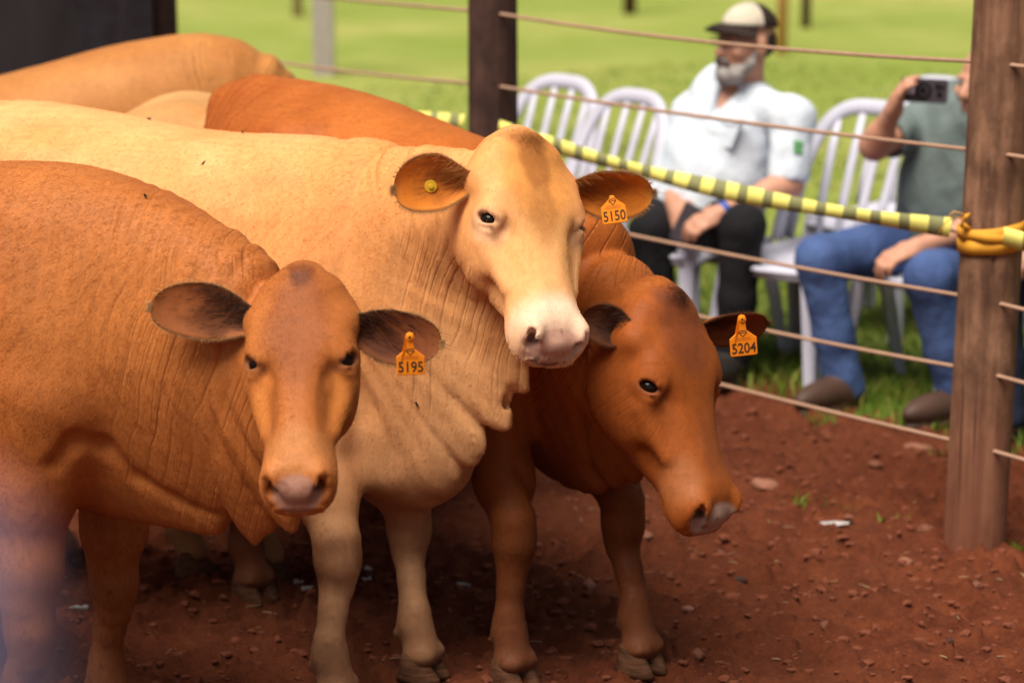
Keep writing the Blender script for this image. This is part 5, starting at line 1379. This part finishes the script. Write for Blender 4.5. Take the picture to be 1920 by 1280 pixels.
for sg in (1, -1):
    ring = [H1(sg * .033 + .021 * math.cos(a), .104, .002 + .016 * math.sin(a)) - W1 for a in np.linspace(0, 2 * math.pi, 17)]
    gl.tube(ring, .0014, 5, cap=False); gl.tube([H1(sg * .054, .102, .004) - W1, H1(sg * .076, .06, .004) - W1, H1(sg * .080, -.01, .006) - W1], .0014, 5)
gl.tube([H1(-.012, .105, .004) - W1, H1(.012, .105, .004) - W1], .0014, 5); gl.build('glasses', M_FRAME, man1, True)
# things on the shirt: pocket and a green sleeve emblem
mb = MB(); lat1 = nrm(g1['shL'] - g1['shR']); up1 = nrm(g1['neck'] - g1['hip']); fw1 = np.cross(lat1, up1); ch1 = g1['hip'] * .36 + g1['neck'] * .64
pc = ch1 + lat1 * .085 + fw1 * .118 - W1
mb.box(pc, (.085, .012, .095), np.array([lat1, fw1, up1]).T); mb.box(pc + up1 * .042 + fw1 * .004, (.089, .012, .022), np.array([lat1, fw1, up1]).T)
mb.build('pocket', man1.children[3].data.materials[0] if False else bpy.data.materials['white_shirt'], man1)
M_GRN = simple('green_print', (.10, .34, .10), .7, .1, 10, 0)
e_ = g1['shL'] * .52 + g1['elL'] * .48; sd_ = nrm(np.cross(nrm(g1['elL'] - g1['shL']), np.array([-.8, -.2, 0]))); 
sd_ = sd_ if sd_[1] < 0 else -sd_
dn = nrm(g1['elL'] - g1['shL']); sx_ = np.cross(sd_, dn); mb = MB(); ce = e_ + sd_ * .068 - W1
mb.box(ce - dn * .012, (.030, .018, .004), np.array([sx_, dn, sd_]).T); mb.box(ce + dn * .012 + sx_ * .006, (.018, .016, .004), np.array([sx_, dn, sd_]).T); mb.box(ce + dn * .008 - sx_ * .010, (.008, .022, .004), np.array([sx_, dn, sd_]).T)
mb.build('sleeve_emblem', M_GRN, man1)
# blue wrist band
def band(parent, W0, a, b, r_, mat, name, hw=.011):
    a = np.asarray(a); b = np.asarray(b); d = nrm(b - a); mb = MB()
    u = nrm(np.cross(d, [0, 0, 1])); v = np.cross(d, u); V = []; F = []; n = 24
    for i in range(n):
        q = 2 * math.pi * i / n; rad = u * math.cos(q) + v * math.sin(q)
        for dd, rr in ((-hw, r_), (hw, r_), (hw * .8, r_ + .004), (-hw * .8, r_ + .004)): V.append(a + d * dd + rad * rr - W0)
    for i in range(n):
        for k in range(4): F.append([i * 4 + k, ((i + 1) % n) * 4 + k, ((i + 1) % n) * 4 + (k + 1) % 4, i * 4 + (k + 1) % 4])
    mb.add(V, F); return mb.build(name, mat, parent, True)
band(man1, W1, g1['wrL'] * .96 + g1['elL'] * .04, g1['elL'], .0275, simple('blue_band', (.02, .10, .42), .5, .1, 10, 0), 'wrist_band', .013)
# his phone
def phone(name, c, X, Yv, size, label, camera_side=True):
    X = nrm(X); Yv = np.asarray(Yv, float); Yv = nrm(Yv - (Yv @ X) * X); N = np.cross(X, Yv); mb = MB(); w_, h_ = size; c = np.asarray(c, float)
    r_ = .008; outl = []
    for cx, cy, a0 in ((w_ / 2 - r_, h_ / 2 - r_, 0), (-w_ / 2 + r_, h_ / 2 - r_, 90), (-w_ / 2 + r_, -h_ / 2 + r_, 180), (w_ / 2 - r_, -h_ / 2 + r_, 270)):
        for k in range(5): a = R(a0 + 22.5 * k); outl.append((cx + r_ * math.cos(a), cy + r_ * math.sin(a)))
    n = len(outl); V = []
    for off, sc in ((-.004, .97), (-.003, 1), (.003, 1), (.004, .97)): V += [X * x * sc + Yv * y * sc + N * off for x, y in outl]
    F = [list(range(n))[::-1], [3 * n + i for i in range(n)]] + [[j * n + i, j * n + (i + 1) % n, (j + 1) * n + (i + 1) % n, (j + 1) * n + i] for j in range(3) for i in range(n)]
    mb.add(V, F, 0)
    if camera_side:
        rc_ = -X * w_ * .02
        V = [rc_ + X * .026 * math.cos(a) + Yv * .026 * math.sin(a) + N * o_ for o_ in (.0042, .0072) for a in np.linspace(0, 2 * math.pi, 25)[:-1]]
        mb.add(V, [[24 + i for i in range(24)]] + [[i, (i + 1) % 24, 24 + (i + 1) % 24, 24 + i] for i in range(24)], 1)
        V = [rc_ + X * q * math.cos(a) + Yv * q * math.sin(a) + N * .0078 for q in (.016, .012) for a in np.linspace(0, 2 * math.pi, 25)[:-1]]
        mb.add(V, [[i, (i + 1) % 24, 24 + (i + 1) % 24, 24 + i] for i in range(24)], 0)
        for dx, dy, rr in ((.040, .014, .009), (.055, .012, .006), (.046, -.010, .009)):
            q0 = X * dx + Yv * dy; V = [q0 + X * rr * math.cos(a) + Yv * rr * math.sin(a) + N * o_ for o_ in (.0041, .0062) for a in np.linspace(0, 2 * math.pi, 17)[:-1]]
            mb.add(V, [[16 + i for i in range(16)]] + [[i, (i + 1) % 16, 16 + (i + 1) % 16, 16 + i] for i in range(16)], 1)
        q0 = -X * w_ * .33 + Yv * h_ * .12
        mb.box(q0 + N * .0044, (w_ * .26, h_ * .55, .0012), np.array([X, Yv, N]).T, 2)
    o = mb.build(name, [M_PH, M_PHB, M_PHW], None, False); o.location = tuple(c); return tag(o, label, 'phone')
M_PH = simple('phone_case', (.06, .05, .06), .35, .1, 10, 0); M_PHB = simple('phone_black', (.012, .010, .014), .25, .1, 10, 0); M_PHW = simple('phone_pale_sticker', (.62, .60, .72), .4, .05, 10, 0)
phone('phone', (0.5613, 7.46, 0.5139), (.4, -.1, .9), (.8, -.4, -.3), (.135, .068), 'grey phone held between the clasped hands of the bearded man', False)

# the man filming with a phone
man2, W2, H2, ha2, g2 = build_person('bald man in grey green shirt and blue jeans holding up a phone', dict(
    hip=(1.38, 7.32, .475), neck=(1.4203, 7.24, 0.9257), head=(1.4511, 7.18, 1.006), face=(-.80, -.60, -.05),
    shL=(1.48, 7.05, 0.8587), shR=(1.2921, 7.36, 0.8498), elR=(1.1091, 7.14, 0.8113), wrR=(1.1461, 7.03, 0.9335), elL=(1.4293, 6.98, 0.5934), wrL=(1.2125, 6.92, 0.5355),
    knR=(0.943, 7.08, 0.466), knL=(1.2404, 6.86, 0.4527), anR=(1.0311, 7.1, 0.0734), anL=(1.3509, 6.92, 0.071), toR=(0.9059, 6.98, 0.0515), toL=(1.217, 6.82, 0.0411), belly=.05, sleeve=.62,
    handR=dict(kn=(1.1582, 7.0, 0.996), n=(.75, -.1, -.1), curl=.5, th=-1), handL=dict(kn=(1.1243, 6.88, 0.5071), n=(-.2, .15, -.95), curl=.75, th=1)),
    dict(shirt=cloth('grey_green_shirt', (.165, .205, .20), (.125, .16, .155)), trousers=cloth('blue_jeans', (.050, .085, .215), (.075, .125, .29), .85, 7), shoe=simple('brown_boot', (.07, .034, .022), .6, .2, 20)))
phone('phone', (1.2299, 7.0, 0.9928), (.96, -.28, -.02), (0.02, .0, 1), (.140, .072), 'dark phone with a round camera bump held up by the bald man')
band(man2, W2, g2['wrL'] * .3 + np.asarray((1.1243, 6.88, 0.5071)) * .7, g2['wrL'], .010, simple('ring_metal', (.5, .5, .5), .3, 0, 10, 0, metal=.9), 'finger_ring', .003)
st2 = cloth('grey_stubble', (.16, .13, .12))

# a third sitter cut off by the right edge
man3, W3, H3, ha3, g3 = build_person('person sitting at the right edge behind the post, mostly out of view', dict(
    hip=(1.80, 6.83, .475), neck=(1.82, 6.80, .98), head=(1.80, 6.75, 1.12), face=(-.8, -.6, 0),
    shL=(1.95, 6.66, .92), shR=(1.70, 6.96, .92), elR=(1.62, 6.85, .66), wrR=(1.47, 6.62, .60), elL=(1.98, 6.5, .68), wrL=(1.72, 6.40, .60),
    knR=(1.42, 6.72, .47), knL=(1.62, 6.44, .47), anR=(1.44, 6.66, .09), anL=(1.62, 6.42, .09), toR=(1.33, 6.57, .03), toL=(1.52, 6.33, .03),
    handR=dict(kn=(1.425, 6.56, .555), n=(-.1, -.1, -.95), curl=.6, th=-1), handL=dict(kn=(1.64, 6.36, .56), n=(-.2, .1, -.95), curl=.6, th=1)),
    dict(shirt=cloth('dark_grey_shirt', (.07, .07, .08)), trousers=cloth('navy_trousers', (.02, .025, .05)), shoe=bpy.data.materials['brown_boot']), vox=.009)
# ------------------------------------------------------------------ stones, clods and scraps on the dirt
def lump(seed, rough=.28, n=2):
    bm = bmesh.new(); bmesh.ops.create_icosphere(bm, subdivisions=n, radius=1.0)
    V = np.array([v.co for v in bm.verts]); F = np.array([[v.index for v in f.verts] for f in bm.faces]); bm.free()
    k = 1 + fbm(V, 1.1, seed, 2) * rough * 1.4 + fbm(V, 3.1, seed + 5, 2) * rough * .5
    V = V * k[:, None]
    # broken facets
    r = np.random.default_rng(seed)
    for _ in range(4):
        d = nrm(r.normal(0, 1, 3)); h = r.uniform(.62, .85); ex = V @ d - h; V = V - np.where(ex > 0, ex, 0)[:, None] * d * .85
    return V, F
M_STONE = simple('red_brown_stone', (.20, .07, .038), .9, .25, 40, .5, 120, .004)
M_STONEP = simple('pale_red_stone', (.30, .125, .075), .9, .2, 40, .5, 120, .004)
M_CLOD = simple('dirt_clod', (.17, .046, .020), .95, .3, 60, .6, 200, .004)
M_SCRAP = simple('white_scrap', (.42, .39, .38), .8, .2, 40, .2, 100, .002)
M_BARK = simple('dark_chip', (.06, .022, .015), .9, .3, 60, .5, 150, .003)
lumps = [lump(s_) for s_ in range(20, 32)]
lmesh = {}
def stone(x, y, size, flat, rot, label, mat, seed, group=None, name='stone', cat='stone'):
    key = (seed % 12, mat.name)
    if key not in lmesh:
        V, F = lumps[seed % 12]; me = mesh_np('stone', V, F, [mat], False); lmesh[key] = me
    o = link_mesh(name, lmesh[key]); o.scale = (size, size * .72, size * flat); o.rotation_euler = (rng.uniform(-.2, .2), rng.uniform(-.2, .2), rot)
    z = float(ground_z(np.array([x]), np.array([y]))[0]); o.location = (x, y, z + size * flat * .35)
    return tag(o, label, cat, group)
big = [((0.1823, 5.3185), .027, .55, M_STONEP, 'pale flat stone between the front legs of the dark red cow'),
       ((0.3386, 5.6691), .026, .6, M_STONEP, 'pale rounded stone just right of the dark red cow foreleg'),
       ((0.6812, 6.1176), .042, .35, M_STONEP, 'broad flat pale stone under the muzzle of the dark red cow'),
       ((0.5417, 5.3591), .026, .3, M_BARK, 'flat dark chip of bark lying in the open dirt at the lower right'),
       ((0.6256, 5.2312), .019, .6, M_STONE, 'small brown stone in the open dirt right of the dark chip'),
       ((0.9555, 4.8661), .014, .9, M_BARK, 'small dark upright lump near the bottom right corner'),
       ((1.0539, 5.7426), .024, .6, M_STONE, 'brown stone just left of the foot of the thick post'),
       ((0.9598, 5.4758), .020, .6, M_STONEP, 'pale stone in front of the foot of the thick post'),
       ((0.8666, 5.8131), .017, .6, M_STONE, 'brown stone beside the white scrap near the grass tuft'),
       ((1.179, 6.5594), .040, .35, M_STONEP, 'flat pale stone on the dirt just behind the lowest rope'),
       ((1.0174, 6.3564), .022, .5, M_STONE, 'brown stone under the lowest rope left of the thick post'),
       ((0.4, 4.7657), .020, .6, M_STONE, 'brown stone at the bottom edge right of the dark red cow hoof'),
       ((0.7071, 4.9706), .022, .5, M_STONE, 'lone brown stone low in the open dirt at the lower right'),
       ((0.4029, 5.1165), .015, .7, M_STONEP, 'little pale stone right of the dark red cow pastern'),
       ((1.0957, 5.2904), .020, .6, M_STONE, 'brown stone in front of the thick post near the right edge'),
       ((0.067, 5.651), .018, .5, M_STONE, 'darker brown stone just below the brisket of the dark red cow')]

for i, (p, sz, fl, mt, lb) in enumerate(big): stone(p[0], p[1], sz, fl, rng.uniform(0, 6.28), lb, mt, i + 3, 'stones on the red dirt')
def scatter():
    n = 13000; X = rng.uniform(-1.9, 2.2, n); Y = 4.2 + 2.9 * rng.uniform(0, 1, n) ** 1.2
    sz = .0022 + .016 * rng.uniform(0, 1, n) ** 5.5; keep = edge_dist(X, Y) < .1; X, Y, sz = X[keep], Y[keep], sz[keep]; n = len(X); Z = ground_z(X, Y)
    base = [lump(s_, .5, 1) for s_ in range(50, 56)]; Vs, Fs, off = [], [], 0; idx = rng.integers(0, 6, n)
    for b in range(6):
        V, F = base[b]; m = np.nonzero(idx == b)[0]; a = rng.uniform(0, 6.28, len(m)); c, s_ = np.cos(a)[:, None], np.sin(a)[:, None]
        P = np.stack([V[None, :, 0] * c - V[None, :, 1] * s_, (V[None, :, 0] * s_ + V[None, :, 1] * c) * .8, np.repeat(V[None, :, 2] * .5, len(m), 0)], 2) * sz[m][:, None, None] + np.stack([X[m], Y[m], Z[m] + sz[m] * .25], 1)[:, None]
        Vs.append(P.reshape(-1, 3)); Fs.append((F[None] + (np.arange(len(m)) * len(V))[:, None, None] + off).reshape(-1, 3)); off += P.shape[0] * P.shape[1]
    o = link_mesh('dirt_crumbs', mesh_np('dirt_crumbs', np.concatenate(Vs), np.concatenate(Fs), [M_CLOD], False)); tag(o, kind='stuff'); o['label'] = 'crumbs of red earth strewn over the pen floor'
scatter()
def straw():
    mb = MB(); r = np.random.default_rng(9)
    for k in range(150):
        x = r.uniform(-1.2, 1.9); y = r.uniform(4.3, 6.3)
        if edge_dist(np.array([x]), np.array([y]))[0] > -.05: continue
        L = r.uniform(.012, .045); a = r.uniform(0, 3.14); d = np.array([math.cos(a), math.sin(a), 0]) * L / 2; c = np.array([x, y, float(ground_z(np.array([x]), np.array([y]))[0]) + .004])
        mb.tube([c - d, c + np.array([0, 0, r.uniform(0, .004)]), c + d], r.uniform(.0008, .0016), 4)
    o = mb.build('straw_bits', simple('old_straw', (.34, .21, .11), .8, .3, 30, 0), None, True); tag(o, kind='stuff'); o['label'] = 'bits of old straw trodden into the red dirt'
straw()
# white scraps
def scrap(p, size, label, seed, ln=1.0):
    r = np.random.default_rng(seed); n = 9; a = np.sort(r.uniform(0, 6.28, n)); V = []
    for s_ in (0, 1):
        for k in range(n): q = size * r.uniform(.6, 1); V.append((q * math.cos(a[k]) * ln, q * math.sin(a[k]) * .6, r.uniform(.001, .010) - s_ * .002))
    for s_ in (0, 1): V.append((0, 0, .006 - s_ * .002))
    F = [[k, (k + 1) % n, 2 * n] for k in range(n)] + [[n + (k + 1) % n, n + k, 2 * n + 1] for k in range(n)] + [[n + k, n + (k + 1) % n, (k + 1) % n, k] for k in range(n)]
    mb = MB(); mb.add(V, F); o = mb.build('white_scrap', M_SCRAP); z = float(ground_z(np.array([p[0]]), np.array([p[1]]))[0])
    o.location = (p[0], p[1], z + .004); o.rotation_euler = (0, 0, r.uniform(0, 6.28)); tag(o, label, 'scrap', 'white scraps lying on the dirt')
for i, (p, s_, lb, ln) in enumerate([
    ((-0.5122, 5.3428), .030, 'large crumpled white scrap between the hind feet and the cream cow foreleg', 1.0), ((-0.4825, 5.2627), .016, 'small white scrap just below the large crumpled one', 1.0),
    ((-0.3474, 5.4127), .020, 'white scrap left of the cream cow second foreleg, higher of two', 1.2), ((-0.3418, 5.2785), .014, 'white scrap left of the cream cow second foreleg, lower of two', 1.0),
    ((-0.174, 5.2984), .015, 'lone white scrap right of the cream cow second foreleg', 1.0), ((-0.1076, 5.3185), .018, 'thin white scrap beside the left foreleg of the dark red cow', 1.6),
    ((0.8305, 5.78), .020, 'narrow white scrap in the dirt below the grass tuft', 2.2), ((-0.6439, 5.5973), .016, 'white scrap beside the pale hind hoof under the brown cow', 1.3),
    ((-1.0453, 5.0608), .020, 'thin white straw scrap at the lower left behind the brown cow leg', 1.8), ((-0.9888, 5.1165), .014, 'white straw bit right of the brown cow near leg', 2.0)]):
    scrap(p, s_, lb, i + 40, ln)
# grass tufts on the dirt
def tuft(p, n, h, label, seed):
    r = np.random.default_rng(seed); X = r.normal(0, .022, n); Y = r.normal(0, .018, n)
    o = blade_mesh(X, Y, r.uniform(.4, 1, n) * h, r.uniform(.003, .006, n), r.uniform(.3, 1.2, n), M_BL[:2], 'grass_tuft', seed); o.location = (p[0], p[1], .0); tag(o, label, 'grass tuft')
tuft((0.7663, 6.0094), 26, .05, 'small green grass tuft on the dirt right of the dark red cow muzzle', 3)
tuft((0.8609, 5.9742), 14, .03, 'tiny green sprig on the dirt right of the small grass tuft', 4)
tuft((0.9814, 5.8611), 18, .03, 'tiny green sprig left of the foot of the thick post', 5)
tuft((1.2518, 5.5841), 30, .04, 'green grass tuft at the right edge beside the thick post foot', 6)
tuft((1.2532, 6.4593), 40, .06, 'green weed clump against the thick post behind the lowest rope', 7)
tuft((0.9379, 6.8389), 40, .06, 'green grass clump on the dirt in front of the jeans man boot', 8)

# something pale close to the lens, far out of focus at the lower left
def near_rail():
    a = np.array((-0.0879, 0.36, 1.5853)); b = np.array((-0.0951, 0.35, 1.6468)); mb = MB(); d = b - a
    pts = [a + d * t for t in (-.25, 0, .3, .6, .85, .95, 1.0)]; mb.tube([p - a for p in pts], [.0155, .0155, .0155, .015, .014, .011, .004], 24)
    m = simple('lilac_grey_paint', (.20, .185, .30), .6, .05, 10, .05)
    o = mb.build('rail', m, None, True); o.location = tuple(a); tag(o, 'blurred lilac grey slanting rail end close to the camera at the lower left corner', 'rail')
near_rail()

# flies resting on the hides
M_FLY = simple('fly_black', (.012, .009, .008), .4, .1, 50, 0)
def fly(sdf, p, lb, seed):
    P = sdf.project(np.array([p], np.float32), .3, 5); n, _g = sdf.grad(P); n = n[0]; c = P[0]; r = np.random.default_rng(seed); a = nrm(np.cross(n, r.normal(0, 1, 3))); b = np.cross(n, a); mb = MB()
    mb.tube([-a * .005, -a * .0035, a * 0, a * .002, a * .0042, a * .0052], [.0006, .0018, .0022, .0014, .0015, .0006], 8, up=n)
    for sg in (1, -1): mb.add([a * .001 + n * .002, -a * .007 + b * sg * .0035 + n * .002, -a * .006 + b * sg * .0008 + n * .0026], [[0, 1, 2], [0, 2, 1]])
    o = mb.build('fly', M_FLY, None, True); o.location = tuple(c + n * .002); tag(o, lb, 'fly', 'flies resting on the cattle')
fly(sdfB, (-0.793, 5.1, 1.1251), 'black fly on the top line of the cream cow, toward the left', 1)
fly(sdfB, (-0.1613, 4.8, 1.0991), 'black fly on the cream cow just before its head', 2)
fly(sdfB, (-0.6076, 4.9, 0.9825), 'black fly on the upper flank of the cream cow above the brown back', 3)
fly(sdfB, (-0.5695, 4.95, 1.0673), 'black fly on the cream flank between two other flies', 4)
fly(sdfB, (-0.1721, 4.6, 0.6339), 'black fly low on the chest of the cream cow', 5)
fly(sdfA, (-0.6554, 4.15, 1.1086), 'black fly on the neck crest of the brown cow', 6)
